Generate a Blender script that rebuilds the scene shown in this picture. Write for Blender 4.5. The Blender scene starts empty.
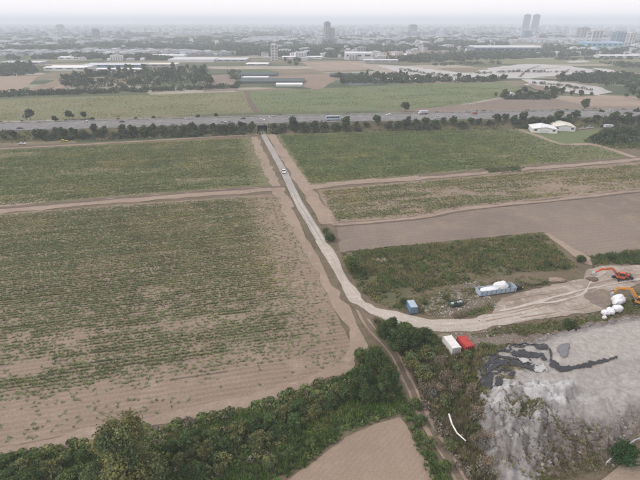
import bpy, bmesh, math, random
import numpy as np
from mathutils import Vector, Matrix

sc = bpy.context.scene
C = sc.collection
rnd = random.Random(7)
R = math.radians

# ------------------------------------------------------------------ camera
CAM_H = 70.0
FPX, HZ = 444.0, 20.5                       # focal length and horizon row of a 640 x 480 frame
PITCH = math.atan((240 - HZ) / FPX)
cam = bpy.data.cameras.new('camera')
cam.sensor_fit = 'HORIZONTAL'; cam.sensor_width = 36.0
cam.lens = 36.0 * FPX / 640.0
cam.clip_start = 1.0; cam.clip_end = 60000.0
camo = bpy.data.objects.new('camera', cam); C.objects.link(camo)
camo.location = (0, 0, CAM_H); camo.rotation_euler = (math.pi / 2 - PITCH, 0, 0)
sc.camera = camo

# ------------------------------------------------------------------ sky, sun, exposure
SUN_EL, SUN_AZ = R(42), R(-105)             # azimuth from +Y towards +X: behind and to the left of the camera
w = bpy.data.worlds.new('World'); sc.world = w; w.use_nodes = True
nt = w.node_tree; nt.nodes.clear()
sky = nt.nodes.new('ShaderNodeTexSky'); sky.sky_type = 'NISHITA'; sky.sun_disc = False
sky.sun_elevation = SUN_EL; sky.sun_rotation = SUN_AZ
sky.air_density = 1.0; sky.dust_density = 4.0; sky.ozone_density = 1.0
hsv = nt.nodes.new('ShaderNodeHueSaturation'); hsv.inputs['Saturation'].default_value = 0.35
nt.links.new(sky.outputs[0], hsv.inputs['Color'])
mx = nt.nodes.new('ShaderNodeMix'); mx.data_type = 'RGBA'; mx.inputs[0].default_value = 0.85
nt.links.new(hsv.outputs[0], mx.inputs[6]); mx.inputs[7].default_value = (12.3, 11.65, 11.85, 1)    # the even cloud sheet
bg = nt.nodes.new('ShaderNodeBackground'); bg.inputs['Strength'].default_value = 0.1
nt.links.new(mx.outputs[2], bg.inputs['Color'])
wo = nt.nodes.new('ShaderNodeOutputWorld'); nt.links.new(bg.outputs[0], wo.inputs['Surface'])

sl = bpy.data.lights.new('sun', 'SUN'); sl.energy = 1.5; sl.angle = R(10); sl.color = (1.0, 0.95, 0.88)
so = bpy.data.objects.new('sun', sl); C.objects.link(so); so.location = (-60, -60, 180)
sd = Vector((math.sin(SUN_AZ) * math.cos(SUN_EL), math.cos(SUN_AZ) * math.cos(SUN_EL), math.sin(SUN_EL)))
so.rotation_euler = (-sd).to_track_quat('-Z', 'Y').to_euler()
vs = sc.view_settings
vs.view_transform = 'Standard'; vs.look = 'None'; vs.gamma = 1.0; vs.use_curve_mapping = False
vs.exposure = 0.08
sc.render.engine = 'CYCLES'
sc.cycles.use_denoising = True
sc.cycles.max_bounces = 6; sc.cycles.diffuse_bounces = 3; sc.cycles.glossy_bounces = 2
sc.cycles.transmission_bounces = 3; sc.cycles.volume_bounces = 3; sc.cycles.transparent_max_bounces = 6
sc.cycles.caustics_reflective = False; sc.cycles.caustics_refractive = False

# ------------------------------------------------------------------ helpers
def G(x, y, z=0.0):
    """ground point (at height z) seen at pixel x, y of the 640 x 480 photograph"""
    u = (x - 320) / FPX; v = (240 - y) / FPX
    dy = math.cos(PITCH) + v * math.sin(PITCH); dz = -math.sin(PITCH) + v * math.cos(PITCH)
    t = (z - CAM_H) / dz
    return Vector((u * t, dy * t, z))
def px_m(x, y):
    p = G(x, y); return (p.y * math.cos(PITCH) + CAM_H * math.sin(PITCH)) / FPX
def height_at(x, yb, yt):
    d = G(x, yb).y; v = (240 - yt) / FPX
    return d * (v * math.cos(PITCH) - math.sin(PITCH)) / (math.cos(PITCH) + v * math.sin(PITCH)) + CAM_H

def tag(o, label=None, cat=None, group=None, kind=None):
    if label: o['label'] = label
    if cat: o['category'] = cat
    if group: o['group'] = group
    if kind: o['kind'] = kind
    return o
def link(name, me, parent=None, loc=None, rz=0.0):
    o = bpy.data.objects.new(name, me); C.objects.link(o)
    if parent: o.parent = parent
    if loc is not None: o.location = loc
    if rz: o.rotation_euler = (0, 0, rz)
    return o
def empty(name, loc, rz=0.0):
    o = link(name, None, None, loc, rz); o.empty_display_size = 0.5
    return o
def copy_tree(root, loc, rz=0.0, scale=None):
    r = root.copy(); C.objects.link(r); r.location = loc; r.rotation_euler = (0, 0, rz)
    if scale: r.scale = scale
    for ch in root.children:
        c = ch.copy(); C.objects.link(c); c.parent = r
        for g in ch.children:
            d = g.copy(); C.objects.link(d); d.parent = c
    return r

ORD = ['zeroth', 'first', 'second', 'third', 'fourth', 'fifth', 'sixth', 'seventh', 'eighth', 'ninth', 'tenth', 'eleventh', 'twelfth',
       'thirteenth', 'fourteenth', 'fifteenth', 'sixteenth', 'seventeenth', 'eighteenth', 'nineteenth']
TENS = {2: 'twent', 3: 'thirt', 4: 'fort', 5: 'fift', 6: 'sixt', 7: 'sevent', 8: 'eight', 9: 'ninet'}
def ordinal(n):
    if n < 20: return ORD[n]
    t, u = divmod(n, 10)
    if t >= 10: return 'hundred and ' + ordinal(n - 100) if n > 100 else 'hundredth'
    return TENS[t] + ('ieth' if u == 0 else 'y-' + ORD[u])

# value noise in numpy
def _hash(ix, iy, s):
    n = (ix.astype(np.int64) * 374761393 + iy.astype(np.int64) * 668265263 + s * 1442695041) & 0x7fffffff
    n = ((n ^ (n >> 13)) * 1274126177) & 0x7fffffff
    return ((n ^ (n >> 16)) & 0xffff) / 65535.0
def vnoise(x, y, s=0):
    x = np.asarray(x, float); y = np.asarray(y, float)
    ix = np.floor(x); iy = np.floor(y); fx = x - ix; fy = y - iy
    fx = fx * fx * (3 - 2 * fx); fy = fy * fy * (3 - 2 * fy)
    a = _hash(ix, iy, s); b = _hash(ix + 1, iy, s); c = _hash(ix, iy + 1, s); d = _hash(ix + 1, iy + 1, s)
    return (a * (1 - fx) + b * fx) * (1 - fy) + (c * (1 - fx) + d * fx) * fy
def fbm(x, y, s=0, o=4):
    t = 0.0; a = 0.5
    for k in range(o):
        t = t + a * vnoise(x * 2 ** k, y * 2 ** k, s + k * 17); a *= 0.5
    return t / (1 - 0.5 ** o)
def inside(px, py, poly):
    r = np.zeros(len(px), bool); n = len(poly); j = n - 1
    for i in range(n):
        xi, yi = poly[i][0], poly[i][1]; xj, yj = poly[j][0], poly[j][1]
        m = ((yi > py) != (yj > py)) & (px < (xj - xi) * (py - yi) / (yj - yi + 1e-12) + xi)
        r ^= m; j = i
    return r
def poly_dist(px, py, poly):
    d = np.full(np.shape(px), 1e9); n = len(poly)
    for i in range(n):
        ax, ay = poly[i][0], poly[i][1]; bx, by = poly[(i + 1) % n][0], poly[(i + 1) % n][1]
        vx, vy = bx - ax, by - ay; L = vx * vx + vy * vy + 1e-9
        t = np.clip(((px - ax) * vx + (py - ay) * vy) / L, 0, 1)
        d = np.minimum(d, np.hypot(px - ax - t * vx, py - ay - t * vy))
    return d
def seg_dist(px, py, line):
    d = np.full(np.shape(px), 1e9)
    for (a, b) in zip(line[:-1], line[1:]):
        vx, vy = b[0] - a[0], b[1] - a[1]; L = vx * vx + vy * vy + 1e-9
        t = np.clip(((px - a[0]) * vx + (py - a[1]) * vy) / L, 0, 1)
        d = np.minimum(d, np.hypot(px - a[0] - t * vx, py - a[1] - t * vy))
    return d
def wpoly(pix, z=0.0): return [G(x, y, z) for x, y in pix]

def np_mesh(name, V, k, mat, col=None):
    """mesh from an (N*k, 3) array: every k rows are one face"""
    V = np.asarray(V, np.float32); n = len(V) // k
    me = bpy.data.meshes.new(name)
    me.vertices.add(n * k); me.vertices.foreach_set('co', V.ravel())
    me.loops.add(n * k); me.loops.foreach_set('vertex_index', np.arange(n * k, dtype=np.int32))
    me.polygons.add(n); me.polygons.foreach_set('loop_start', np.arange(0, n * k, k, dtype=np.int32))
    me.polygons.foreach_set('loop_total', np.full(n, k, np.int32))
    if col is not None:
        a = me.color_attributes.new('tint', 'FLOAT_COLOR', 'POINT')
        c = np.ones((n * k, 4), np.float32); c[:, :3] = np.repeat(np.asarray(col, np.float32), k, axis=0)
        a.data.foreach_set('color', c.ravel())
    me.update(calc_edges=True); me.validate()
    for m in (mat if isinstance(mat, (list, tuple)) else [mat]): me.materials.append(m)
    return me

class MB:
    """collects solids, builds them as one mesh"""
    def __init__(s): s.v = []; s.f = []
    def add(s, vs, fs):
        b = len(s.v); s.v += [tuple(v) for v in vs]; s.f += [tuple(b + i for i in f) for f in fs]; return s
    def box(s, x0, x1, y0, y1, z0, z1):
        return s.add([(x0, y0, z0), (x1, y0, z0), (x1, y1, z0), (x0, y1, z0), (x0, y0, z1), (x1, y0, z1), (x1, y1, z1), (x0, y1, z1)],
                     [(0, 3, 2, 1), (4, 5, 6, 7), (0, 1, 5, 4), (1, 2, 6, 5), (2, 3, 7, 6), (3, 0, 4, 7)])
    def prism(s, pts, y0, y1):
        """profile in x, z swept along y"""
        n = len(pts); vs = [(x, y0, z) for x, z in pts] + [(x, y1, z) for x, z in pts]
        return s.add(vs, [tuple(range(n)), tuple(range(2 * n - 1, n - 1, -1))] + [(i, i + n, (i + 1) % n + n, (i + 1) % n) for i in range(n)])
    def tube(s, p, q, r0, r1, n=7):
        p = Vector(p); q = Vector(q); d = (q - p).normalized()
        a = d.orthogonal().normalized(); b = d.cross(a); vs = []
        for (c, r) in ((p, r0), (q, r1)):
            for i in range(n):
                t = 2 * math.pi * i / n; vs.append(c + a * (math.cos(t) * r) + b * (math.sin(t) * r))
        return s.add(vs, [(i, (i + 1) % n, n + (i + 1) % n, n + i) for i in range(n)] + [tuple(range(n - 1, -1, -1)), tuple(range(n, 2 * n))])
    def bar(s, p, q, wd, h0, h1=None):
        """beam from p to q, wd wide across, h0 to h1 deep"""
        p = Vector(p); q = Vector(q); h1 = h1 or h0; d = (q - p).normalized()
        side = d.cross(Vector((0, 0, 1))); side = side.normalized() if side.length > 1e-4 else Vector((1, 0, 0)); up = side.cross(d)
        vs = []
        for c, h in ((p, h0), (q, h1)):
            for sx, sz in ((-1, -1), (1, -1), (1, 1), (-1, 1)): vs.append(c + side * (sx * wd / 2) + up * (sz * h / 2))
        return s.add(vs, [(3, 2, 1, 0), (4, 5, 6, 7), (0, 1, 5, 4), (1, 2, 6, 5), (2, 3, 7, 6), (3, 0, 4, 7)])
    def mesh(s, name, mat, bevel=0.0, smooth=False):
        me = bpy.data.meshes.new(name); me.from_pydata(s.v, [], s.f)
        bm = bmesh.new(); bm.from_mesh(me); bmesh.ops.recalc_face_normals(bm, faces=bm.faces)
        if bevel: bmesh.ops.bevel(bm, geom=bm.edges[:], offset=bevel, segments=1, affect='EDGES')
        bm.to_mesh(me); bm.free()
        if smooth: me.polygons.foreach_set('use_smooth', [True] * len(me.polygons))
        me.materials.append(mat); return me
    def build(s, name, mat, parent=None, bevel=0.0, loc=None, rz=0.0, smooth=False):
        return link(name, s.mesh(name, mat, bevel, smooth), parent, loc, rz)

# ------------------------------------------------------------------ materials
class N:
    def __init__(s, name):
        s.m = bpy.data.materials.new(name); s.m.use_nodes = True; s.t = s.m.node_tree; s.t.nodes.clear()
        s.out = s.t.nodes.new('ShaderNodeOutputMaterial')
        s.pos = s.t.nodes.new('ShaderNodeNewGeometry').outputs['Position']
    def n(s, typ, **kw):
        nd = s.t.nodes.new('ShaderNode' + typ)
        for k, v in kw.items(): setattr(nd, k, v)
        return nd
    def l(s, a, b): s.t.links.new(a, b)
    def noise(s, scale, detail=4, rough=0.55, vec=None):
        nd = s.n('TexNoise'); nd.inputs['Scale'].default_value = scale; nd.inputs['Detail'].default_value = detail; nd.inputs['Roughness'].default_value = rough
        s.l(vec or s.pos, nd.inputs['Vector']); return nd.outputs['Fac']
    def ramp(s, fac, lo, hi):
        nd = s.n('MapRange'); s.l(fac, nd.inputs[0]); nd.inputs[1].default_value = lo; nd.inputs[2].default_value = hi; return nd.outputs[0]
    def mix(s, fac, a, b, blend='MIX'):
        nd = s.n('Mix', data_type='RGBA', blend_type=blend)
        for sock, v in ((nd.inputs[0], fac), (nd.inputs[6], a), (nd.inputs[7], b)):
            if hasattr(v, 'is_linked'): s.l(v, sock)
            elif isinstance(v, (int, float)): sock.default_value = v
            else: sock.default_value = (*v, 1)
        return nd.outputs[2]
    def math(s, op, a, b=0.0):
        nd = s.n('Math', operation=op)
        for sock, v in ((nd.inputs[0], a), (nd.inputs[1], b)):
            if hasattr(v, 'is_linked'): s.l(v, sock)
            else: sock.default_value = v
        return nd.outputs[0]
    def done(s, col, rough=0.9, bump=None, dist=0.1, strength=0.6, spec=0.2, metal=0.0):
        p = s.n('BsdfPrincipled')
        if hasattr(col, 'is_linked'): s.l(col, p.inputs['Base Color'])
        else: p.inputs['Base Color'].default_value = (*col, 1)
        p.inputs['Roughness'].default_value = rough; p.inputs['Specular IOR Level'].default_value = spec; p.inputs['Metallic'].default_value = metal
        if bump is not None:
            b = s.n('Bump'); b.inputs['Distance'].default_value = dist; b.inputs['Strength'].default_value = strength
            s.l(bump, b.inputs['Height']); s.l(b.outputs[0], p.inputs['Normal'])
        s.l(p.outputs[0], s.out.inputs['Surface']); return s.m

def earth(name, c1, c2, c3, big=0.03, mid=0.25, fine=2.5, rows=None, row_amt=0.35, bump=0.12):
    """bare ground: three tones at three scales, optional furrows along the direction rows (spacing rows[1])"""
    m = N(name)
    c = m.mix(m.ramp(m.noise(big, 5), 0.35, 0.65), c1, c2)
    c = m.mix(m.ramp(m.noise(mid, 5, 0.65), 0.5, 0.72), c, c3)
    f = m.noise(fine, 5, 0.7)
    c = m.mix(0.55, c, m.mix(m.ramp(f, 0.3, 0.7), (0.35, 0.35, 0.35), (1.6, 1.6, 1.6)), 'MULTIPLY') if False else m.mix(m.ramp(f, 0.25, 0.75), m.mix(1.0, c, (0.72, 0.72, 0.72), 'MULTIPLY'), m.mix(1.0, c, (1.22, 1.22, 1.22), 'MULTIPLY'))
    h = f
    if rows:
        a, sp = rows
        d = m.n('VectorMath', operation='DOT_PRODUCT'); m.l(m.pos, d.inputs[0]); d.inputs[1].default_value = (-math.sin(a), math.cos(a), 0)
        wob = m.math('MULTIPLY', m.noise(0.06, 2), 1.5)
        s_ = m.math('SINE', m.math('MULTIPLY', m.math('ADD', d.outputs['Value'], wob), 2 * math.pi / sp))
        k = m.math('MULTIPLY', m.ramp(s_, -0.9, 0.9), m.ramp(m.noise(0.15, 3), 0.25, 0.6))
        c = m.mix(m.math('MULTIPLY', k, row_amt), c, m.mix(1.0, c, (0.55, 0.53, 0.52), 'MULTIPLY'))
        h = m.math('ADD', m.math('MULTIPLY', f, 0.5), m.math('MULTIPLY', s_, -0.5))
    return m.done(c, 0.95, h, bump, 0.8, 0.1)
def paint(name, col, rough=0.5, var=0.12, scale=1.5, metal=0.0, spec=0.3):
    m = N(name); f = m.noise(scale, 5, 0.65)
    c = m.mix(m.ramp(f, 0.3, 0.75), col, tuple(x * (1 - var * 2) for x in col))
    return m.done(c, rough, None, spec=spec, metal=metal)
def leafmat(name, col, trans=0.25):
    m = N(name)
    at = m.n('Attribute'); at.attribute_name = 'tint'
    c = m.mix(1.0, at.outputs['Color'], col, 'MULTIPLY')
    d = m.n('BsdfDiffuse'); t = m.n('BsdfTranslucent'); m.l(c, d.inputs[0]); m.l(c, t.inputs[0])
    g = m.n('MixShader'); g.inputs[0].default_value = trans; m.l(d.outputs[0], g.inputs[1]); m.l(t.outputs[0], g.inputs[2])
    m.l(g.outputs[0], m.out.inputs['Surface']); return m.m
def tinted(name, col=(1, 1, 1), rough=0.8):
    m = N(name); at = m.n('Attribute'); at.attribute_name = 'tint'
    f = m.noise(0.05, 3)
    c = m.mix(1.0, at.outputs['Color'], col, 'MULTIPLY')
    c = m.mix(m.ramp(f, 0.35, 0.7), c, m.mix(1.0, c, (0.75, 0.75, 0.75), 'MULTIPLY'))
    return m.done(c, rough)

ROW = R(12.0)
M = {}
SOIL1, SOIL2, SOIL3 = (0.275, 0.215, 0.168), (0.232, 0.180, 0.142), (0.315, 0.250, 0.198)
M['soil'] = earth('field_soil', SOIL1, SOIL2, SOIL3, 0.02, 0.12, 2.0, (ROW, 1.4), 0.4, 0.2)
M['soil_far'] = earth('far_field_soil', (0.16, 0.16, 0.085), (0.205, 0.175, 0.115), (0.13, 0.145, 0.07), 0.015, 0.08, 1.0, (ROW, 1.6), 0.35, 0.2)
M['grassland'] = earth('tan_grassland', (0.155, 0.165, 0.09), (0.20, 0.185, 0.115), (0.13, 0.15, 0.08), 0.012, 0.06, 0.7)
M['grassland_green'] = earth('green_grassland', (0.125, 0.16, 0.085), (0.15, 0.17, 0.09), (0.165, 0.165, 0.10), 0.012, 0.06, 0.7)
M['dirt'] = earth('track_dirt', (0.30, 0.238, 0.188), (0.25, 0.195, 0.155), (0.35, 0.283, 0.228), 0.05, 0.4, 3.0)
M['dirt_dark'] = earth('dark_dirt', (0.15, 0.115, 0.095), (0.12, 0.095, 0.078), (0.18, 0.14, 0.115), 0.05, 0.4, 3.0)
M['bare'] = earth('bare_field', (0.225, 0.185, 0.155), (0.18, 0.147, 0.125), (0.25, 0.205, 0.15), 0.025, 0.12, 1.5, (ROW, 2.2), 0.15, 0.15)
M['tilled'] = earth('tilled_field', (0.285, 0.22, 0.168), (0.25, 0.192, 0.148), (0.30, 0.235, 0.182), 0.05, 0.3, 4.0, (R(48), 0.9), 0.12, 0.06)
M['yard'] = earth('yard_dirt', (0.37, 0.32, 0.275), (0.25, 0.205, 0.17), (0.45, 0.40, 0.35), 0.12, 0.35, 2.0, (R(14), 2.6), 0.3, 0.15)
M['weedsoil'] = earth('weedy_soil', (0.105, 0.105, 0.058), (0.145, 0.118, 0.08), (0.09, 0.098, 0.05), 0.06, 0.3, 2.0)
M['scrubsoil'] = earth('scrub_soil', (0.135, 0.11, 0.075), (0.17, 0.135, 0.10), (0.09, 0.09, 0.05), 0.06, 0.3, 2.0)
M['lawn'] = earth('lawn', (0.125, 0.155, 0.075), (0.14, 0.16, 0.085), (0.11, 0.14, 0.065), 0.05, 0.3, 2.0)
M['concrete_road'] = earth('concrete_road', (0.33, 0.31, 0.295), (0.28, 0.265, 0.25), (0.38, 0.355, 0.33), 0.06, 0.5, 4.0, bump=0.02)
M['gravel_road'] = earth('gravel_road', (0.42, 0.375, 0.33), (0.36, 0.315, 0.275), (0.48, 0.44, 0.40), 0.08, 0.5, 4.0, bump=0.05)
M['pale_rut'] = earth('pale_rut', (0.44, 0.40, 0.36), (0.38, 0.34, 0.30), (0.49, 0.455, 0.415), 0.08, 0.5, 4.0, bump=0.04)
M['asphalt'] = earth('asphalt', (0.20, 0.195, 0.20), (0.175, 0.17, 0.175), (0.225, 0.22, 0.22), 0.02, 0.2, 2.0, bump=0.01)
M['marking'] = paint('road_marking', (0.75, 0.75, 0.73), 0.7)
M['concrete'] = paint('concrete', (0.36, 0.35, 0.335), 0.85, 0.12, 0.3)
M['steel'] = paint('galvanised_steel', (0.45, 0.46, 0.47), 0.5, 0.1, 1.0, 0.3)
M['bark'] = paint('bark', (0.11, 0.085, 0.065), 0.95, 0.2, 2.0)
M['leaf_dark'] = leafmat('leaf_dark', (0.082, 0.118, 0.048))
M['leaf'] = leafmat('leaf', (0.128, 0.168, 0.064))
M['leaf_olive'] = leafmat('leaf_olive', (0.175, 0.19, 0.085))
M['leaf_grey'] = leafmat('leaf_grey', (0.22, 0.195, 0.15))
M['leaf_far'] = leafmat('leaf_far', (0.076, 0.094, 0.056))
M['leaf_neon'] = leafmat('leaf_bright', (0.05, 0.10, 0.035))
M['crop'] = leafmat('crop_leaf', (0.188, 0.226, 0.106), 0.3)
M['weed'] = leafmat('weed_leaf', (0.18, 0.20, 0.092), 0.3)
M['white'] = paint('white_paint', (0.74, 0.735, 0.72), 0.5, 0.13)
M['red'] = paint('red_paint', (0.50, 0.06, 0.05), 0.5, 0.22)
M['blue'] = paint('blue_paint', (0.14, 0.24, 0.36), 0.5, 0.12)
M['pale_blue'] = paint('pale_blue_paint', (0.42, 0.50, 0.58), 0.55, 0.12)
M['orange'] = paint('orange_paint', (0.62, 0.28, 0.05), 0.5, 0.12)
M['vermilion'] = paint('vermilion_paint', (0.55, 0.12, 0.05), 0.5, 0.12)
M['yellow'] = paint('yellow_paint', (0.65, 0.48, 0.08), 0.5, 0.12)
M['silver'] = paint('silver_paint', (0.45, 0.46, 0.48), 0.35, 0.06)
M['black'] = paint('black_paint', (0.03, 0.03, 0.032), 0.5, 0.1)
M['rubber'] = paint('rubber', (0.025, 0.025, 0.025), 0.85, 0.1)
M['dkgreen'] = paint('dark_green_paint', (0.06, 0.10, 0.08), 0.6, 0.15)
M['glass'] = paint('dark_glass', (0.035, 0.045, 0.055), 0.12, 0.05, spec=0.5)
M['tarp_white'] = paint('white_tarpaulin', (0.72, 0.74, 0.78), 0.55, 0.08)
M['tarp_black'] = paint('black_tarpaulin', (0.045, 0.047, 0.055), 0.45, 0.2)
M['tarp_pale'] = paint('pale_dusty_sheet', (0.46, 0.45, 0.45), 0.6, 0.15)
M['tarp_grey'] = paint('grey_tarpaulin', (0.19, 0.19, 0.205), 0.6, 0.15)
M['rock'] = tinted('broken_rock', (1, 1, 1), 0.95)
M['roof_pale'] = paint('pale_metal_roof', (0.55, 0.57, 0.60), 0.55, 0.12, 0.05)
M['roof_white'] = paint('white_metal_roof', (0.74, 0.75, 0.77), 0.55, 0.08, 0.05)
M['roof_blue'] = paint('blue_metal_roof', (0.30, 0.42, 0.58), 0.55, 0.12, 0.05)
M['roof_cream'] = paint('cream_metal_roof', (0.66, 0.64, 0.56), 0.55, 0.08, 0.1)
M['wall_white'] = paint('white_wall', (0.62, 0.62, 0.63), 0.8, 0.1, 0.05)
M['wall_grey'] = paint('grey_wall', (0.36, 0.36, 0.38), 0.8, 0.12, 0.05)
M['wall_blue'] = paint('blue_wall', (0.20, 0.30, 0.44), 0.7, 0.12, 0.05)
M['wall_cyan'] = paint('cyan_wall', (0.25, 0.48, 0.62), 0.7, 0.12, 0.05)
M['wall_slate'] = paint('slate_wall', (0.19, 0.22, 0.28), 0.7, 0.12, 0.05)
M['net'] = paint('shade_net', (0.10, 0.125, 0.125), 0.9, 0.12, 0.05)
M['film'] = paint('greenhouse_film', (0.62, 0.64, 0.64), 0.4, 0.1, 0.05)
M['city'] = tinted('city_surfaces')
m_ = N('pond_water')
M['water'] = m_.done((0.27, 0.255, 0.235), 0.30, m_.noise(0.6, 3), 0.1, 0.3, 0.35)

# ------------------------------------------------------------------ ground sheets
def ragged(poly, step, amt, seed):
    """outline split into short pieces that wander by amt"""
    out = []; n = len(poly)
    for i in range(n):
        a = poly[i]; b = poly[(i + 1) % n]; L = (b - a).length; k = max(1, int(L / step)); k = min(k, 160)
        nrm = Vector((-(b - a).y, (b - a).x, 0)).normalized()
        for j in range(k):
            p = a + (b - a) * (j / k)
            q = (fbm(np.array([p.x / (step * 4)]), np.array([p.y / (step * 4)]), seed, 3)[0] - 0.5) * 2.2 + (vnoise(np.array([p.x / step]), np.array([p.y / step]), seed + 5)[0] - 0.5) * 0.6
            out.append(p + nrm * (q * amt))
    return out
def sheet(name, pix, z, mat, label, cat, step=1.5, amt=0.6, world=None, kind='structure', seed=1):
    poly = world if world else wpoly(pix)
    pts = ragged([Vector((p[0], p[1], 0)) for p in poly], step, amt, seed) if amt else poly
    me = bpy.data.meshes.new(name); me.from_pydata([(p.x, p.y, z) for p in pts], [], [tuple(range(len(pts)))])
    bm = bmesh.new(); bm.from_mesh(me); bmesh.ops.triangulate(bm, faces=bm.faces[:])
    for f in bm.faces:
        if f.normal.z < 0: f.normal_flip()
    bm.to_mesh(me); bm.free(); me.materials.append(mat)
    return tag(link(name, me), label, cat, None, kind)
def smooth_line(pts, n=8):
    """Catmull-Rom through world points"""
    P = [Vector((p[0], p[1], 0)) for p in pts]; P = [P[0] * 2 - P[1]] + P + [P[-1] * 2 - P[-2]]; out = []
    for i in range(1, len(P) - 2):
        a, b, c, d = P[i - 1], P[i], P[i + 1], P[i + 2]
        for k in range(n):
            t = k / n
            out.append(0.5 * ((2 * b) + (c - a) * t + (2 * a - 5 * b + 4 * c - d) * t * t + (3 * b - a - 3 * c + d) * t ** 3))
    out.append(P[-2]); return out
def offset(line, d):
    out = []
    for i, p in enumerate(line):
        t = (line[min(i + 1, len(line) - 1)] - line[max(i - 1, 0)]).normalized(); out.append(p + Vector((-t.y, t.x, 0)) * d)
    return out
def ribbon(name, line, width, z, mat, label, cat, amt=0.25, seed=3, kind='structure'):
    V = []; F = []; L = 0.0; dense = []
    for a, b in zip(line[:-1], line[1:]):
        k = max(1, int((b - a).length / 1.5))
        dense += [a + (b - a) * (j / k) for j in range(k)]
    dense.append(line[-1]); wd = width if callable(width) else (lambda i: width)
    lo = offset(dense, 1.0)
    for i, p in enumerate(dense):
        nrm = lo[i] - p; W = wd(i / (len(dense) - 1)) / 2
        j0 = (vnoise(np.array([i * 0.35]), np.array([seed]), seed)[0] - 0.5) * 2 * amt; j1 = (vnoise(np.array([i * 0.35]), np.array([seed + 9.0]), seed)[0] - 0.5) * 2 * amt
        V += [(p - nrm * (W + j0)), (p + nrm * (W + j1))]
    V = [(v.x, v.y, z) for v in V]
    F = [(2 * i, 2 * i + 2, 2 * i + 3, 2 * i + 1) for i in range(len(dense) - 1)]
    me = bpy.data.meshes.new(name); me.from_pydata(V, [], F); me.update()
    if me.polygons[0].normal.z < 0: me.flip_normals()
    me.materials.append(mat)
    return tag(link(name, me), label, cat, None, kind)

# ------------------------------------------------------------------ the land
def ground_material():
    m = N('far_land')
    mp = m.n('Mapping'); mp.inputs['Rotation'].default_value = (0, 0, -ROW); mp.inputs['Scale'].default_value = (1 / 150, 1 / 55, 1)
    m.l(m.pos, mp.inputs['Vector'])
    v = m.n('TexVoronoi', distance='CHEBYCHEV'); v.inputs['Scale'].default_value = 1.0; v.inputs['Randomness'].default_value = 0.75
    m.l(mp.outputs[0], v.inputs['Vector'])
    s = m.n('SeparateColor'); m.l(v.outputs['Color'], s.inputs[0])
    c = m.mix(m.ramp(s.outputs[0], 0.25, 0.85), (0.10, 0.115, 0.065), (0.20, 0.165, 0.12))
    c = m.mix(m.ramp(s.outputs[1], 0.72, 0.8), c, (0.07, 0.09, 0.05))
    c = m.mix(m.ramp(s.outputs[2], 0.86, 0.9), c, (0.30, 0.27, 0.225))
    f = m.noise(0.03, 6, 0.65)
    c = m.mix(m.ramp(f, 0.3, 0.75), m.mix(1.0, c, (1.15, 1.15, 1.15), 'MULTIPLY'), m.mix(1.0, c, (0.72, 0.74, 0.70), 'MULTIPLY'))
    return m.done(c, 0.95, spec=0.1)
bm = bmesh.new(); bmesh.ops.create_circle(bm, cap_ends=True, segments=96, radius=13000)
me = bpy.data.meshes.new('ground'); bm.to_mesh(me); bm.free(); me.materials.append(ground_material())
if me.polygons[0].normal.z < 0: me.flip_normals()
tag(link('ground', me), 'flat patchwork plain reaching to the hazy horizon', 'ground', None, 'structure')

Z1, Z2, Z3, Z4 = 0.03, 0.06, 0.09, 0.12
# the near block between the highway and the camera: dry soil under everything
sheet('ground_near', [(-140, 152), (262, 135), (520, 127), (800, 117), (900, 240), (760, 560), (-120, 560), (-160, 300)], 0.012, M['scrubsoil'], 'dry scrubby ground between the fields', 'ground', 4, 1)

F1 = [(-60, 222), (0, 214), (150, 202.5), (281, 194), (296, 224), (318, 270), (340, 318), (352, 345), (345, 366), (250, 398), (140, 421), (60, 438), (0, 448), (-80, 460), (-120, 300)]
F2 = [(-70, 155), (0, 150), (130, 143), (254, 137), (266, 160), (279, 184), (220, 189), (103, 198), (0, 207), (-70, 213)]
F3 = [(277, 135), (400, 131), (512, 129), (561, 144), (592, 145), (630, 157), (533, 165), (489, 169), (420, 175), (308, 185)]
F4 = [(318, 190), (420, 181), (489, 175), (533, 171), (640, 162), (720, 155), (720, 180), (640, 189), (575, 196), (471, 206.5), (420, 216), (332, 223)]
F5 = [(336, 226), (420, 219), (471, 210), (575, 200), (640, 192), (720, 183), (720, 240), (640, 250), (592, 257), (570, 250), (545, 232), (420, 244), (341, 252)]
F6 = [(341, 252), (420, 244), (545, 232), (562, 252), (578, 267), (560, 272), (525, 272), (480, 280), (440, 288), (412, 296), (405, 314), (372, 304), (356, 290), (346, 270)]
F7L = [(-70, 103), (0, 99), (130, 95.5), (242, 91.5), (256, 112.5), (130, 117.5), (0, 121), (-70, 123)]
F7R = [(247, 91.3), (330, 88), (440, 83.5), (505, 82), (525, 90), (500, 97), (470, 103), (400, 110), (259, 112.3)]
FB = [(400, 417), (407, 424), (412, 436), (425, 460), (440, 490), (470, 560), (180, 560), (285, 481), (310, 466), (345, 437), (375, 424)]
sheet('field', F1, Z1, M['soil'], 'large sparse crop field with bare pinkish soil on the left', 'field', 1.5, 0.8)
sheet('field', F2, Z1, M['soil_far'], 'green crop field left of the road below the highway', 'field', 2, 0.8, seed=2)
sheet('field', F3, Z1, M['soil_far'], 'deep green crop field right of the road below the highway', 'field', 2, 0.8, seed=3)
sheet('field', F4, Z1, M['soil'], 'narrow tan and green crop strip above the bare field', 'field', 2, 0.8, seed=4)
sheet('field', F5, Z1, M['bare'], 'bare grey brown ploughed field on the right', 'field', 2, 0.8, seed=5)
sheet('field', F6, Z1, M['weedsoil'], 'overgrown weedy plot above the works yard', 'field', 1.5, 0.8, seed=6)
sheet('field', F7L, Z1, M['grassland'], 'tan grass field beyond the highway on the left', 'field', 4, 1.5, seed=7)
sheet('field', F7R, Z1, M['grassland_green'], 'greenish grass field beyond the highway, centre to right', 'field', 4, 1.5, seed=8)
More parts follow.
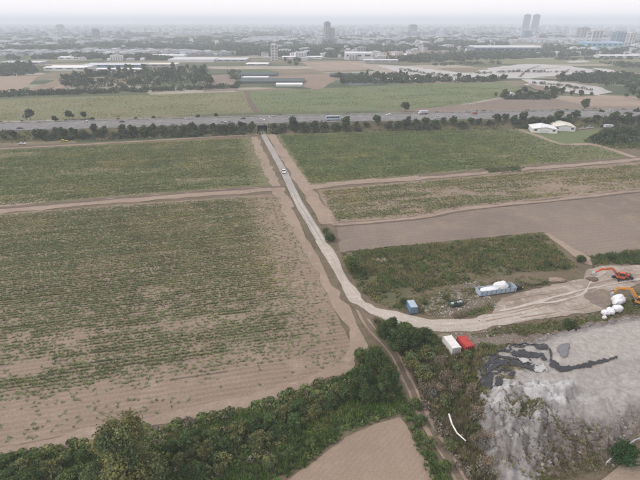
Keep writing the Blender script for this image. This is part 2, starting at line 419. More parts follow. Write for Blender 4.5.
sheet('field', FB, Z1, M['tilled'], 'smooth tilled brown field at the bottom edge', 'field', 1.2, 0.4, seed=9)
sheet('field', [(395, 111), (470, 104), (505, 98), (560, 99), (640, 95), (720, 90), (720, 108), (560, 111), (480, 113)], Z1, M['bare'], 'brown fallow strip beyond the highway on the right', 'field', 4, 1.5, seed=10)
sheet('field', [(555, 99), (600, 95), (660, 97), (660, 106), (590, 106)], Z2, M['dirt'], 'reddish bare field right of the ponds', 'field', 4, 1.5, seed=11)
sheet('field', [(0, 196), (46, 195), (50, 201), (20, 206), (-30, 209), (-30, 199)], Z2, M['dirt'], 'bare brown patch in the green field at left edge', 'field', 2, 1.2, seed=12)
sheet('lawn', [(517, 129), (525, 134), (562, 143.5), (596, 143), (612, 131), (622, 127), (575, 131)], Z2, M['lawn'], 'green grass around the white sheds', 'grass', 2, 0.5, seed=13)
# beyond the highway
FAR = [
    ([(-40, 78), (38, 76), (22, 90), (0, 95), (-40, 97)], 'dirt', 'reddish brown field at far left beyond the highway'),
    ([(24, 91), (60, 79), (84, 71), (80, 76), (52, 90)], 'soil', 'narrow tan field beside the far dirt lane'),
    ([(0, 62), (70, 58), (120, 55), (130, 58), (70, 62), (0, 66)], 'grassland', 'pale strip of grass near the warehouses'),
    ([(300, 62), (365, 61), (368, 70), (318, 71)], 'dirt', 'pinkish tan field behind the dark greenhouses'),
    ([(250, 76), (330, 74), (335, 81), (318, 90), (300, 86), (260, 79)], 'soil', 'light brown field beside the greenhouses'),
    ([(340, 78), (405, 76), (425, 81), (350, 86)], 'net', 'dark grey green field beyond the highway'),
    ([(200, 76), (232, 74), (238, 90), (205, 92)], 'bare', 'striped plot right of the wood'),
    ([(350, 63), (430, 67), (470, 76), (420, 79), (375, 71)], 'yard', 'pale muddy flat left of the ponds'),
    ([(420, 60), (520, 59), (640, 58), (700, 60), (700, 64), (520, 64), (450, 64)], 'grassland', 'green meadow behind the ponds'),
    ([(590, 78), (640, 76), (700, 78), (700, 86), (640, 88), (600, 84)], 'grassland_green', 'rough green ground right of the ponds'),
    ([(160, 48), (235, 46), (240, 52), (170, 53)], 'grassland', 'thin green strip before the far town'),
    ([(0, 50), (80, 47), (90, 52), (0, 56)], 'grassland_green', 'thin green strip before the town on the left'),
    ([(380, 50), (420, 49), (424, 58), (375, 59)], 'soil', 'far tan field before the town'),
]
for i, (p, mt, lab) in enumerate(FAR):
    sheet('field', p, 0.10 + 0.012 * i, M[mt], lab, 'field', 8, 2.0, seed=20 + i)
PONDS = [
    ([(488, 68), (515, 64.5), (540, 64), (566, 66), (596, 70), (590, 74), (562, 74.5), (540, 78), (505, 78.5), (470, 77), (476, 72)], 'broad pale fish pond below the blue factory'),
    ([(378, 65.5), (410, 67), (440, 71), (472, 74), (470, 79.5), (448, 81.5), (420, 77.5), (394, 72)], 'pale pond on the muddy flat left of the broad pond'),
    ([(522, 79.5), (541, 80.5), (568, 82), (594, 86.5), (610, 92), (600, 96), (572, 93.5), (548, 89), (527, 85)], 'bright pond nearest the highway, below the broad pond'),
    ([(592, 68), (610, 69), (622, 73), (600, 72)], 'small pale pond right of the broad pond'),
    ([(566, 61), (590, 60), (592, 62), (568, 63)], 'thin far pond near the city edge'),
    ([(600, 53), (640, 53), (690, 55), (690, 58), (640, 57), (606, 55)], 'long pale pond at the far right'),
]
for i, (p, lab) in enumerate(PONDS):
    sheet('pond', p, 0.30 + 0.012 * i, M['water'], lab, 'pond', 7, 11.0, seed=40 + i)
DIKES = [([(505, 71.5), (540, 72.5), (585, 70.5)], 'dike across the broad pond'), ([(540, 66), (528, 70), (520, 77)], 'cross dike of the broad pond'), ([(500, 68.5), (530, 69.2), (560, 68)], 'far dike of the broad pond'), ([(405, 69), (430, 75), (465, 78)], 'mud bar along the left pond'), ([(440, 73), (436, 78)], 'cross dike of the left pond'), ([(545, 84), (570, 86.5), (592, 91)], 'mud bar along the nearest pond'), ([(560, 84), (556, 89)], 'cross dike of the nearest pond'), ([(578, 87), (572, 92)], 'second cross dike of the nearest pond'), ([(570, 69), (563, 72.5)], 'short cross dike at the right of the broad pond')]
for i, (p, lab) in enumerate(DIKES):
    ribbon('dike', smooth_line([G(*q) for q in p], 6), 3.2, 0.42 + 0.012 * i, M['dirt_dark' if i % 2 else 'bare'], lab, 'dike', 1.6, 80 + i)
MUD = [([(548, 77.5), (572, 74.5), (600, 75), (596, 79), (560, 80), (540, 79)], 'dark mud bank below the broad pond'), ([(528, 84), (546, 87.5), (570, 92.5), (560, 94), (535, 90)], 'brown bank in front of the nearest pond')]
for i, (p, lab) in enumerate(MUD):
    sheet('mud_bank', p, 0.56 + 0.012 * i, M['bare'], lab, 'mud', 8, 4.0, seed=90 + i)
sheet('dirt_track', [(44, 93), (86, 71), (92, 71), (54, 94)], 0.30, M['dirt'], 'far dirt lane slanting past the wood', 'track', 8, 0.8, seed=50)

# ------------------------------------------------------------------ roads and tracks
road_pts = [G(*q) for q in [(261, 129), (266, 140), (275, 156), (285, 174), (297, 200), (313, 227), (329, 254), (345, 284), (357, 300), (372, 310), (400, 319), (435, 326), (470, 325), (500, 319), (540, 311)]]
road = smooth_line(road_pts, 8)
ku = 5 * 8 + 4
ribbon('road', road[:ku + 1], 3.6, 0.20, M['concrete_road'], 'grey concrete farm road running up to the underpass', 'road', 0.15, 3)
ribbon('road', road[ku:], lambda t: 3.1 + 1.9 * t, 0.204, M['gravel_road'], 'pale gravel road bending into the works yard', 'road', 0.75, 4)
ribbon('verge', road[ku - 10:], lambda t: 6.2 + 1.5 * t, 0.152, M['scrubsoil'], 'dusty irregular verge of the gravel road', 'verge', 1.3, 21)
for s_, lab in ((-0.8, 'left worn wheel track on the gravel road'), (0.8, 'right worn wheel track on the gravel road')):
    ribbon('wheel_rut', offset(road[ku - 14:], s_), 0.6, 0.215, M['pale_rut'], lab, 'rut', 0.3, 22)
trk = lambda pix: smooth_line([G(*q) for q in pix], 8)
t_left = trk([(254, 137), (262, 156), (277, 188), (290, 213), (306, 246), (331, 286), (349, 320), (360, 340), (353, 354), (343, 366), (300, 384), (250, 400.5), (140, 424), (60, 442), (0, 452), (-70, 464)])
ribbon('dirt_track', t_left, lambda t: 5.0 if t < 0.45 else 3.4, 0.10, M['dirt'], 'brown dirt track along the edge of the large left field', 'track', 0.9, 5)
t_right = trk([(270, 134), (284, 155), (302, 183), (316, 203), (330, 224)])
ribbon('dirt_track', t_right, 6.0, 0.11, M['dirt'], 'brown dirt verge right of the concrete road', 'track', 0.9, 6)
t_f12 = trk([(-70, 217), (0, 211), (103, 202), (220, 192.5), (285, 188.5)])
ribbon('dirt_track', t_f12, 6.5, 0.12, M['dirt'], 'dirt track between the two left fields', 'track', 0.9, 7)
ribbon('ditch', offset(t_f12, 2.6), 1.8, 0.135, M['dirt_dark'], 'dark ditch along the track between the left fields', 'ditch', 0.6, 8)
t_f34 = trk([(304, 188), (360, 182), (420, 178), (489, 172.5), (533, 168), (590, 163.5), (640, 159), (720, 153)])
ribbon('dirt_track', t_f34, 5.5, 0.125, M['dirt'], 'dirt track between the two right crop fields', 'track', 0.9, 9)
ribbon('ditch', offset(t_f34[16:], 2.3), 1.7, 0.14, M['dirt_dark'], 'dark ditch along the track between right fields', 'ditch', 0.6, 10)
t_f45 = trk([(332, 225), (420, 217.5), (471, 208.5), (575, 198), (640, 190.5), (720, 182)])
ribbon('dirt_track', t_f45, 2.4, 0.115, M['dirt'], 'thin dirt path along the bare field', 'track', 0.6, 11)
ribbon('ditch', offset(t_f45, -1.5), 0.9, 0.13, M['dirt_dark'], 'thin dark ditch along the bare field', 'ditch', 0.3, 12)
t_shed = trk([(513, 127.5), (535, 135), (561, 144), (592, 144.5), (615, 151), (636, 158)])
ribbon('dirt_track', t_shed, 4.0, 0.118, M['dirt'], 'dirt track passing below the white sheds', 'track', 0.6, 13)
t_lane = trk([(-90, 153), (0, 149), (130, 142), (262, 134.5), (400, 130), (520, 126.5), (640, 122), (760, 118)])
ribbon('service_lane', t_lane, 2.8, 0.15, M['dirt'], 'narrow dusty service lane at the foot of the embankment', 'lane', 0.5, 14)
t_two = trk([(357, 303), (370, 327), (393, 353), (407, 380), (417, 403), (433, 433), (457, 473), (480, 515), (505, 560)])
ribbon('dirt_track', t_two, 2.9, 0.13, M['scrubsoil'], 'overgrown two-rut track running to the bottom edge', 'track', 0.5, 15)
for s_, lab in ((-0.85, 'left pale wheel rut of the overgrown track'), (0.85, 'right pale wheel rut of the overgrown track')):
    ribbon('wheel_rut', offset(t_two, s_), 0.55, 0.145, M['dirt'], lab, 'rut', 0.22, 16)
t_field = trk([(246, 91), (250, 102), (257, 113)])
ribbon('dirt_track', t_field, 5.0, 0.10, M['dirt_dark'], 'path dividing the grass fields beyond the highway', 'track', 0.6, 17)

for i, (p, lab) in enumerate([([(-6, 334), (62, 325)], 'dark furrow line at the left edge of the large field'), ([(170, 380), (228, 371)], 'dark furrow line in the lower middle of the large field'), ([(92, 362.5), (142, 356)], 'short dark furrow line left of the lower middle'), ([(-6, 393), (55, 384)], 'dark furrow line low at the left edge of the large field'), ([(60, 300), (150, 291)], 'faint dark furrow line across the upper large field')]):
    ribbon('furrow', [G(*q) for q in p], 0.35, 0.05 + 0.004 * i, M['dirt_dark'], lab, 'furrow', 0.12, 70 + i)
YARD = [(470, 326), (490, 316), (500, 298), (512, 294), (555, 284), (583, 279), (590, 270), (610, 265.5), (640, 266), (720, 262), (720, 280), (640, 284), (612, 291), (605, 311), (570, 316), (530, 320), (500, 326)]
sheet('yard', YARD, 0.16, M['yard'], 'pale bare dirt works yard with vehicle tracks', 'yard', 1.2, 0.9, seed=60)
for i, (pp, mt, wd, lab) in enumerate([([(486, 322), (530, 313), (570, 300), (600, 287), (650, 276)], 'dirt', 0.35, 'brown tyre track sweeping along the middle of the yard'), ([(484, 319), (528, 310), (566, 297), (597, 284), (650, 273)], 'dirt', 0.32, 'second brown tyre track parallel in the middle of the yard'),
        ([(505, 301), (545, 294), (580, 291), (604, 284)], 'dirt', 0.3, 'faint tyre track near the upper edge of the yard'), ([(520, 318), (556, 313), (585, 308), (596, 302)], 'dirt', 0.3, 'tyre track curving round the damp patch'), ([(530, 305), (560, 301), (582, 294), (592, 281), (606, 272)], 'pale_rut', 0.7, 'pale worn line bending up towards the red excavator'), ([(500, 312), (540, 302), (575, 292), (640, 279)], 'pale_rut', 0.9, 'broad pale worn line across the yard')]):
    ribbon('wheel_rut', smooth_line([G(*q) for q in pp], 8), wd, 0.222 + 0.004 * i, M[mt], lab, 'rut', 0.3, 130 + i)
sheet('yard', [(408, 297), (440, 287), (482, 280), (530, 276), (560, 284), (515, 294), (500, 299), (488, 314), (470, 318), (440, 318), (412, 312)], 0.10, M['scrubsoil'], 'littered patch of dirt and weeds beside the yard', 'yard', 1.2, 0.9, seed=61)
sheet('yard', [(423, 303), (440, 298), (470, 292), (488, 290), (492, 300), (480, 296), (455, 302), (440, 309), (424, 312)], 0.13, M['yard'], 'pale rubble-strewn patch left of the blue container', 'yard', 1.0, 0.7, seed=62)
sheet('yard', [(586, 296), (598, 291), (611, 291), (612, 304), (604, 308), (592, 303)], 0.21, M['bare'], 'damp dark patch in the pale yard', 'yard', 0.8, 1.3, seed=63)
sheet('yard', [(428, 328), (446, 328), (462, 336), (480, 338), (520, 334), (560, 334), (556, 342), (520, 345), (482, 346), (462, 352), (442, 345)], 0.10, M['bare'], 'grey gravelly strip below the yard road', 'yard', 1.0, 0.7, seed=64)
sheet('yard', [(446, 252), (470, 249), (480, 254), (462, 258)], 0.06, M['weedsoil'], 'dark low spot in the weedy plot', 'yard', 1.0, 0.7, seed=65)
sheet('path', [(370, 256), (384, 257), (388, 261), (374, 262)], 0.11, M['dirt'], 'small bare spot beside the round roadside bush', 'dirt', 1.0, 0.5, seed=66)
sheet('path', [(543, 233), (549, 234), (590, 258), (593, 266), (584, 264), (566, 250)], 0.11, M['dirt'], 'dirt ramp at the end of the weedy plot', 'dirt', 1.0, 0.6, seed=67)
sheet('path', [(233, 456), (246, 450), (256, 458), (262, 480), (256, 500), (236, 490)], 0.11, M['dirt_dark'], 'bare dark hollow in the hedge at bottom', 'dirt', 0.6, 0.5, seed=68)

# ------------------------------------------------------------------ highway on its embankment
HW_Z, HALF = 5.0, 13.0
hw = smooth_line([G(x, y, HW_Z) for x, y in [(-260, 136), (-120, 131), (0, 127), (130, 123.5), (262, 119.9), (400, 117), (520, 115), (640, 113), (760, 111), (900, 109)]], 14)
hwd = []
for a, b in zip(hw[:-1], hw[1:]):
    k = max(1, int((b - a).length / 4)); hwd += [a + (b - a) * (j / k) for j in range(k)]
hw = hwd + [hw[-1]]
up_c = road_pts[0] + Vector((-2.6, 11, 0))            # the road passes under here
iu = min(range(len(hw)), key=lambda i: (hw[i] - Vector((up_c.x, up_c.y, 0))).length)
GAP = 4.0
tu = (hw[iu + 1] - hw[iu - 1]).normalized(); nu = Vector((-tu.y, tu.x, 0))
left = [p for p in hw if (p - hw[iu]).dot(tu) < -GAP] + [hw[iu] - tu * GAP]
right = [hw[iu] + tu * GAP] + [p for p in hw if (p - hw[iu]).dot(tu) > GAP]
def strip(line, prof, name, mat, label, cat, kind='structure', caps=False, parent=None):
    offs = [offset(line, d) for d, _ in prof]; V = []; n = len(line); k = len(prof)
    for i in range(n):
        for j in range(k): V.append((offs[j][i].x, offs[j][i].y, prof[j][1]))
    F = [(i * k + j, (i + 1) * k + j, (i + 1) * k + j + 1, i * k + j + 1) for i in range(n - 1) for j in range(k - 1)]
    if caps: F += [tuple(range(k)), tuple(range((n - 1) * k + k - 1, (n - 1) * k - 1, -1))]
    me = bpy.data.meshes.new(name); me.from_pydata(V, [], F)
    bm = bmesh.new(); bm.from_mesh(me); bmesh.ops.recalc_face_normals(bm, faces=bm.faces)
    if not caps and sum(f.normal.z * f.calc_area() for f in bm.faces) < 0: bmesh.ops.reverse_faces(bm, faces=bm.faces)
    bm.to_mesh(me); bm.free(); me.materials.append(mat)
    o = link(name, me, parent)
    return tag(o, label, cat, None, kind) if label else o
EMB = [(-24.5, 0.0), (-14.4, HW_Z - 0.15), (14.4, HW_Z - 0.15), (24.5, 0.0)]
strip(left, EMB, 'embankment', M['weedsoil'], 'grassy highway embankment left of the underpass', 'embankment')
strip(right, EMB, 'embankment', M['weedsoil'], 'grassy highway embankment right of the underpass', 'embankment')
deck = strip(hw, [(-HALF, HW_Z), (HALF, HW_Z)], 'highway', M['asphalt'], 'grey multi-lane highway crossing the whole picture', 'highway')
# markings: edge lines and lane dashes
mk = MB()
def quad_along(line, i, d, wd, ln, z):
    t = (line[min(i + 1, len(line) - 1)] - line[i - 1]).normalized(); nr = Vector((-t.y, t.x, 0)); c = line[i] + nr * d
    mk.add([(c - nr * wd - t * ln).to_tuple()[:2] + (z,), (c + nr * wd - t * ln).to_tuple()[:2] + (z,), (c + nr * wd + t * ln).to_tuple()[:2] + (z,), (c - nr * wd + t * ln).to_tuple()[:2] + (z,)], [(0, 1, 2, 3)])
for i in range(1, len(hw) - 1):
    for d in (-11.6, -1.6, 1.6, 11.6): quad_along(hw, i, d, 0.12, 2.2, HW_Z + 0.012)
    if i % 3 == 0:
        for d in (-8.2, -4.9, 4.9, 8.2): quad_along(hw, i, d, 0.1, 2.0, HW_Z + 0.012)
lm = mk.build('lane_marking', M['marking'], deck)
def barrier(d, label, tall=0.85):
    root = empty('crash_barrier', (0, 0, 0)); tag(root, label, 'barrier')
    strip(hw, [(d - 0.09, HW_Z + tall - 0.4), (d - 0.09, HW_Z + tall), (d + 0.09, HW_Z + tall), (d + 0.09, HW_Z + tall - 0.4)], 'rail', M['steel'], None, None, None, parent=root)
    pm = MB().box(-0.06, 0.06, -0.06, 0.06, 0, tall - 0.35).mesh('post', M['steel'])
    nr = offset(hw, d)
    for i in range(0, len(hw), 3):
        if -260 < nr[i].x < 300: link('post', pm, root, (nr[i].x, nr[i].y, HW_Z - 0.02))
barrier(-12.6, 'long steel crash barrier on the near edge of the highway')
barrier(12.6, 'long steel crash barrier on the far edge of the highway')
root = empty('median_barrier', (0, 0, 0)); tag(root, 'low concrete median barrier along the middle of the highway', 'barrier')
strip(hw, [(-0.35, HW_Z + 0.002), (-0.12, HW_Z + 0.9), (0.12, HW_Z + 0.9), (0.35, HW_Z + 0.002)], 'concrete_wall', M['concrete'], None, None, None, parent=root)
# underpass: two abutment walls, roof slab, parapets
U = empty('underpass', (hw[iu].x, hw[iu].y, 0), math.atan2(tu.y, tu.x)); tag(U, 'dark concrete underpass where the farm road goes beneath the highway', 'underpass')
for sx in (-1, 1):
    MB().box(min(sx * 3.4, sx * 3.98), max(sx * 3.4, sx * 3.98), -16, 16, 0, HW_Z - 0.9).build('abutment', M['concrete'], U)
    for sy in (-1, 1):
        MB().bar((sx * 3.7, sy * 15.9, 1.6), (sx * 6.4, sy * 21.0, 0.7), 0.45, 4.4, 2.2).build('wing_wall', M['concrete'], U)
MB().box(-4.0, 4.0, -14.6, 14.6, HW_Z - 0.88, HW_Z - 0.06).build('roof_slab', M['concrete'], U)
for sy in (-1, 1):
    MB().box(-6, 6, min(sy * 13.9, sy * 14.3), max(sy * 13.9, sy * 14.3), HW_Z - 0.05, HW_Z + 0.75).build('parapet', M['concrete'], U)
ribbon('road', [road_pts[0] + Vector((0.3, -1, 0)), hw[iu], hw[iu] + nu * 32], 5.0, 0.19, M['concrete_road'], 'dark road surface inside the underpass', 'road', 0.1, 18)
def on_hw(pixx, d):
    """point on the highway at picture column pixx, d metres from its middle (near side negative), and its heading"""
    off = offset(hw, d)
    def col(p): return 320 + FPX * p.x / (p.y * math.cos(PITCH) + (CAM_H - HW_Z) * math.sin(PITCH))
    i = min(range(1, len(hw) - 1), key=lambda k: abs(col(off[k]) - pixx))
    t = (hw[i + 1] - hw[i - 1]).normalized()
    return Vector((off[i].x, off[i].y, HW_Z + 0.01)), math.atan2(t.y, t.x)

# ------------------------------------------------------------------ spoil heap of pale rock
HA = wpoly([(502, 349), (548, 346), (575, 336), (600, 330), (640, 321), (760, 300), (760, 372), (690, 384), (640, 394), (600, 406), (560, 414), (525, 416), (499, 404), (494, 372)], 5.0)
HB = wpoly([(562, 356), (570, 343), (592, 333), (640, 322), (760, 300), (760, 345), (640, 353), (616, 357), (600, 364)], 6.0)
HC = wpoly([(500, 396), (515, 389), (548, 390), (566, 399), (560, 412), (540, 420), (515, 416), (503, 408)], 4.6)
HD = wpoly([(482, 432), (505, 426), (532, 436), (545, 456), (530, 476), (505, 482), (484, 474)], 0.6)
_q = random.Random(17)
MOUNDS = []
for _x0, _x1, _y0, _y1, _n, _zz, _hh in ((498, 568, 388, 428, 46, 4.5, 1.5), (484, 545, 430, 478, 26, 0.8, 1.2), (484, 640, 402, 446, 90, 2.5, 1.3), (560, 640, 366, 396, 10, 5.0, 0.4), (456, 482, 374, 392, 8, 0.6, 0.8)):
    for _i in range(_n):
        _p = G(_q.uniform(_x0, _x1), _q.uniform(_y0, _y1), _zz); _r = _q.uniform(0.9, 2.3); MOUNDS.append((_p.x, _p.y, _r, _hh * _q.uniform(0.6, 1.6) * _r / 1.8))
def sstep(x): x = np.clip(x, 0, 1); return x * x * (3 - 2 * x)
def heap_fields(X, Y):
    def soft(poly, wid):
        d = poly_dist(X, Y, poly); ins = inside(X.ravel(), Y.ravel(), poly).reshape(X.shape)
        return sstep(1 - np.where(ins, -d, d) / wid)
    back = np.clip((Y - 76) / 14, 0, 1)                                # gentler at the back
    n1 = fbm(X / 9, Y / 9, 31, 5); n2 = fbm(X / 2.2, Y / 2.2, 37, 4)
    a = soft(HA, 9.5)
    b = soft(HB, 2.6); c = soft(HC, 4.5); d = soft(HD, 4.0)
    slope = a * (1 - a) * 4
    gully = np.abs(fbm(X / 3.0 + 0.5 * fbm(X / 6, Y / 6, 3, 3), Y / 9.0, 43, 4) - 0.5) * 2
    ridge = np.abs(fbm(X / 1.5 + n1, Y / 1.5, 61, 4) - 0.5) * 2 + 0.35 * (vnoise(X / 0.7, Y / 0.7, 67) - 0.5)
    z = 5.0 * a * (0.92 + 0.25 * (n1 - 0.5)) + 1.1 * b + 1.6 * c * (0.2 + 1.3 * n2) + 1.2 * d * (0.3 + n2) + slope * (gully - 0.35) * 1.9 + (slope + c + 0.6 * d) * (ridge - 0.3) * 2.1 + (a * (1 - 0.5 * b) + 0.4 * d) * (n2 - 0.5) * 0.8
    md = np.zeros_like(X)
    for (mx_, my_, mr, mh) in MOUNDS:
        q_ = np.hypot(X - mx_, (Y - my_) * 1.1) / mr * (0.75 + 0.5 * n2)
        md = np.maximum(md, mh * np.clip(1 - q_, 0, 1))
    z = z + md - 0.25 * (1 - np.clip(a + d, 0, 1))
    return z, a, b, c, d, slope, n1, n2
def heap_z(x, y):
    r = heap_fields(np.array([[float(x)]]), np.array([[float(y)]])); return float(r[0][0, 0])
hx = np.arange(26, 135, 0.30); hy = np.arange(43, 106, 0.30)
X, Y = np.meshgrid(hx, hy, indexing='ij')
Z, a, b, c, d, slope, n1, n2 = heap_fields(X, Y)
nx, ny = X.shape
me = bpy.data.meshes.new('spoil_heap')
V = np.stack([X, Y, Z], -1).reshape(-1, 3)
idx = np.arange(nx * ny).reshape(nx, ny)
Fq = np.stack([idx[:-1, :-1], idx[1:, :-1], idx[1:, 1:], idx[:-1, 1:]], -1).reshape(-1, 4)
keep = V[Fq][:, :, 2].max(1) > -0.08
Fq = Fq[keep]
me.from_pydata(V.tolist(), [], Fq.tolist())
fz = fbm(X / 5 + 7, Y / 5, 71, 4)
grey = np.array([0.335, 0.32, 0.312]); white = np.array([0.60, 0.605, 0.62]); slate = np.array([0.25, 0.235, 0.235]); brown = np.array([0.20, 0.155, 0.115]); pink = np.array([0.245, 0.205, 0.19])
def lerp(p, q, t): return p + (q - p) * np.clip(t, 0, 1)[..., None]
col = np.broadcast_to(grey, X.shape + (3,)).copy()
col = lerp(col, np.array([0.40, 0.385, 0.368]), sstep((a - 0.75) * 4) * (1 - c))
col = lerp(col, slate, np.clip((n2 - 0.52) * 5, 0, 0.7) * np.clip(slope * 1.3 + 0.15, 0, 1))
col = lerp(col, np.array([0.41, 0.385, 0.36]), b)
col = lerp(col, pink, slope * np.clip((n1 - 0.35) * 3, 0, 1) * 0.9)
col = lerp(col, white, c * np.clip((fbm(X / 2.5, Y / 2.5, 83, 4) - 0.38) * 5, 0, 1))
col = lerp(col, np.array([0.40, 0.395, 0.39]), d * np.clip((n2 - 0.4) * 5, 0, 1))
veg = np.clip((1 - np.clip(a * 1.6 + d * 1.1, 0, 1)) * 1.7 + (fz - 0.52) * 2.8 * (1 - a * 0.8) * (1 - 0.6 * d), 0, 1)
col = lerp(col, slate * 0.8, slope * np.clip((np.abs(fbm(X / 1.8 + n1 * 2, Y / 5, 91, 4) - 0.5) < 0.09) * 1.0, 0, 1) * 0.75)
col = lerp(col, brown, veg * 0.9)
at = me.color_attributes.new('tint', 'FLOAT_COLOR', 'POINT')
cc = np.ones((nx * ny, 4), np.float32); cc[:, :3] = col.reshape(-1, 3); at.data.foreach_set('color', cc.ravel())
bm = bmesh.new(); bm.from_mesh(me)
bmesh.ops.delete(bm, geom=[v for v in bm.verts if not v.link_faces], context='VERTS'); bm.to_mesh(me); bm.free()
m = N('spoil_rock'); atn = m.n('Attribute'); atn.attribute_name = 'tint'
f1 = m.noise(0.9, 9, 0.78); f2 = m.noise(4.0, 5, 0.75)
cl = m.mix(m.ramp(f1, 0.3, 0.7), m.mix(1.0, atn.outputs['Color'], (0.62, 0.62, 0.63), 'MULTIPLY'), m.mix(1.0, atn.outputs['Color'], (1.28, 1.27, 1.25), 'MULTIPLY'))  # rock tones; also paints in lump light and dark that soft light leaves weak
hh = m.math('ADD', f1, m.math('MULTIPLY', f2, 0.4))
me.materials.append(m.done(cl, 0.95, hh, 0.45, 0.8, 0.1))
me.polygons.foreach_set('use_smooth', [True] * len(me.polygons))
tag(link('spoil_heap', me), 'grey white heap of dumped rock and gravel at lower right', 'heap', None, 'structure')

# loose stones
def stones(name, P, size, cols, label, cat):
    """P (N,3), size (N): irregular octahedra, one joined mass"""
    n = len(P); rs = np.random.RandomState(n)
    base = np.array([(1, 0, 0), (0, 1, 0), (-1, 0, 0), (0, -1, 0), (0, 0, 0.8), (0, 0, -0.5)], float)
    v = base[None] * (0.6 + 0.8 * rs.rand(n, 6, 1)) * size[:, None, None]
    ang = rs.rand(n) * 6.28; ca, sa = np.cos(ang), np.sin(ang)
    x = v[..., 0] * ca[:, None] - v[..., 1] * sa[:, None]; y = v[..., 0] * sa[:, None] + v[..., 1] * ca[:, None]
    v = np.stack([x, y, v[..., 2]], -1) + P[:, None]
    tri = np.array([(0, 1, 4), (1, 2, 4), (2, 3, 4), (3, 0, 4), (1, 0, 5), (2, 1, 5), (3, 2, 5), (0, 3, 5)])
    W = v[:, tri].reshape(-1, 3)
    colr = np.repeat(cols, 8, axis=0)
    return tag(link(name, np_mesh(name, W, 3, M['rock'], colr)), label, cat, None, 'stuff')
rs = np.random.RandomState(11)
P = np.stack([rs.uniform(30, 105, 12000), rs.uniform(46, 96, 12000)], -1)
z_, a_, b_, c_, d_, s_, n1_, n2_ = heap_fields(P[:, :1], P[:, 1:])
k = ((s_ * 0.9 + c_ * 0.3 + d_ * 0.5)[:, 0] * (fbm(P[:, 0] / 3, P[:, 1] / 3, 5, 3) * 2.2 - 0.45)) > rs.rand(12000) * 0.9
P = np.c_[P[k], z_[k, 0]]
g_ = 0.22 + 0.3 * rs.rand(len(P), 1)
stones('loose_rocks', P, 0.10 + 0.34 * rs.rand(len(P)) ** 3, g_ * 0.72 * np.array([[1.0, 0.97, 0.96]]), 'scattered grey rocks on the slope of the spoil heap', 'rocks')
P = []
for (x, y, n, sp) in [(428, 306, 160, 1.4), (445, 300, 160, 1.8), (462, 294, 220, 2.4), (475, 288, 160, 2.0), (442, 311, 140, 1.5), (482, 303, 120, 2.2), (470, 341, 160, 3.0), (500, 338, 200, 4.0), (455, 306, 200, 2.2)]:
    q = G(x, y); P.append(np.c_[q.x + rs.randn(n) * sp, q.y + rs.randn(n) * sp * 0.8, np.full(n, 0.18)])
P = np.concatenate(P)
stones('rubble', P, 0.10 + 0.25 * rs.rand(len(P)) ** 3, (0.18 + 0.28 * rs.rand(len(P), 1)) * np.array([[1, 0.95, 0.9]]), 'pale rubble strewn beside the yard and road', 'rubble')

# tarpaulins draped over the heap
def tarp(pix, zg, mat, label, seed, lift=0.16, tear=0.33):
    poly = [(p.x, p.y) for p in ragged(wpoly(pix, zg), 0.7, 0.35, seed)]
    xs = [p[0] for p in poly]; ys = [p[1] for p in poly]
    gx = np.arange(min(xs) - 0.3, max(xs) + 0.6, 0.2); gy = np.arange(min(ys) - 0.3, max(ys) + 0.6, 0.2)
    X, Y = np.meshgrid(gx, gy, indexing='ij')
    Z = heap_fields(X, Y)[0]
    wr = np.abs(fbm(X / 1.6 + seed, Y / 0.8, seed, 3) - 0.5) * 2
    X = X + (vnoise(X * 3.1, Y * 3.1, seed + 3) - 0.5) * 0.3; Y = Y + (vnoise(X * 3.3, Y * 3.3, seed + 4) - 0.5) * 0.3
    torn = fbm((X * 0.8 + Y * 0.5) / 2.6, (Y * 0.85 - X * 0.5) / 0.75, seed + 8, 3) < tear
    Z = np.maximum(Z, 0.14) + lift + (1 - wr) ** 2 * 0.28
    ins = inside(X.ravel(), Y.ravel(), poly).reshape(X.shape) & ~torn
    idx = np.arange(X.size).reshape(X.shape)
    q = np.stack([idx[:-1, :-1], idx[1:, :-1], idx[1:, 1:], idx[:-1, 1:]], -1).reshape(-1, 4)
    q = q[ins.ravel()[q].sum(1) >= 3]
    bm = bmesh.new(); V = np.stack([X, Y, Z], -1).reshape(-1, 3); mp = {}
    for f in q:
        for i in f:
            if i not in mp: mp[i] = bm.verts.new(V[i])
        bm.faces.new([mp[i] for i in f])
    seen = set(); best = []
    for v in bm.verts:
        if v in seen: continue
        st = [v]; isl = []; seen.add(v)
        while st:
            x_ = st.pop(); isl.append(x_)
            for e in x_.link_edges:
                o_ = e.other_vert(x_)
                if o_ not in seen: seen.add(o_); st.append(o_)
        if len(isl) > len(best): best = isl
    keepv = set(best); bmesh.ops.delete(bm, geom=[v for v in bm.verts if v not in keepv], context='VERTS')
    me = bpy.data.meshes.new('tarpaulin'); bm.to_mesh(me); bm.free(); me.materials.append(mat)
    me.polygons.foreach_set('use_smooth', [True] * len(me.polygons))
    o = link('tarpaulin', me); md = o.modifiers.new('thickness', 'SOLIDIFY'); md.thickness = 0.05; md.offset = -1
    return tag(o, label, 'tarpaulin', 'tarpaulins on the spoil heap')
tarp([(506, 345), (511, 346), (516, 352), (524, 350), (543, 353), (547, 361), (536, 359), (518, 357), (511, 356)], 4.6, M['tarp_black'], 'black plastic sheet crumpled across the top left of the heap', 1, 0.14, 0.3)
tarp([(500, 360), (517, 360), (528, 367), (524, 369), (512, 366), (500, 367)], 4.6, M['tarp_black'], 'small black sheet just below the topmost crumpled one', 2)
tarp([(478, 369), (494, 364), (508, 367), (506, 374), (495, 379), (480, 379)], 3.2, M['tarp_black'], 'black sheet on the left flank of the heap', 3)
tarp([(478, 380), (493, 379), (491, 392), (499, 403), (495, 408), (483, 407), (478, 394)], 2.6, M['tarp_black'], 'lowest black sheet hanging down the left flank', 4)
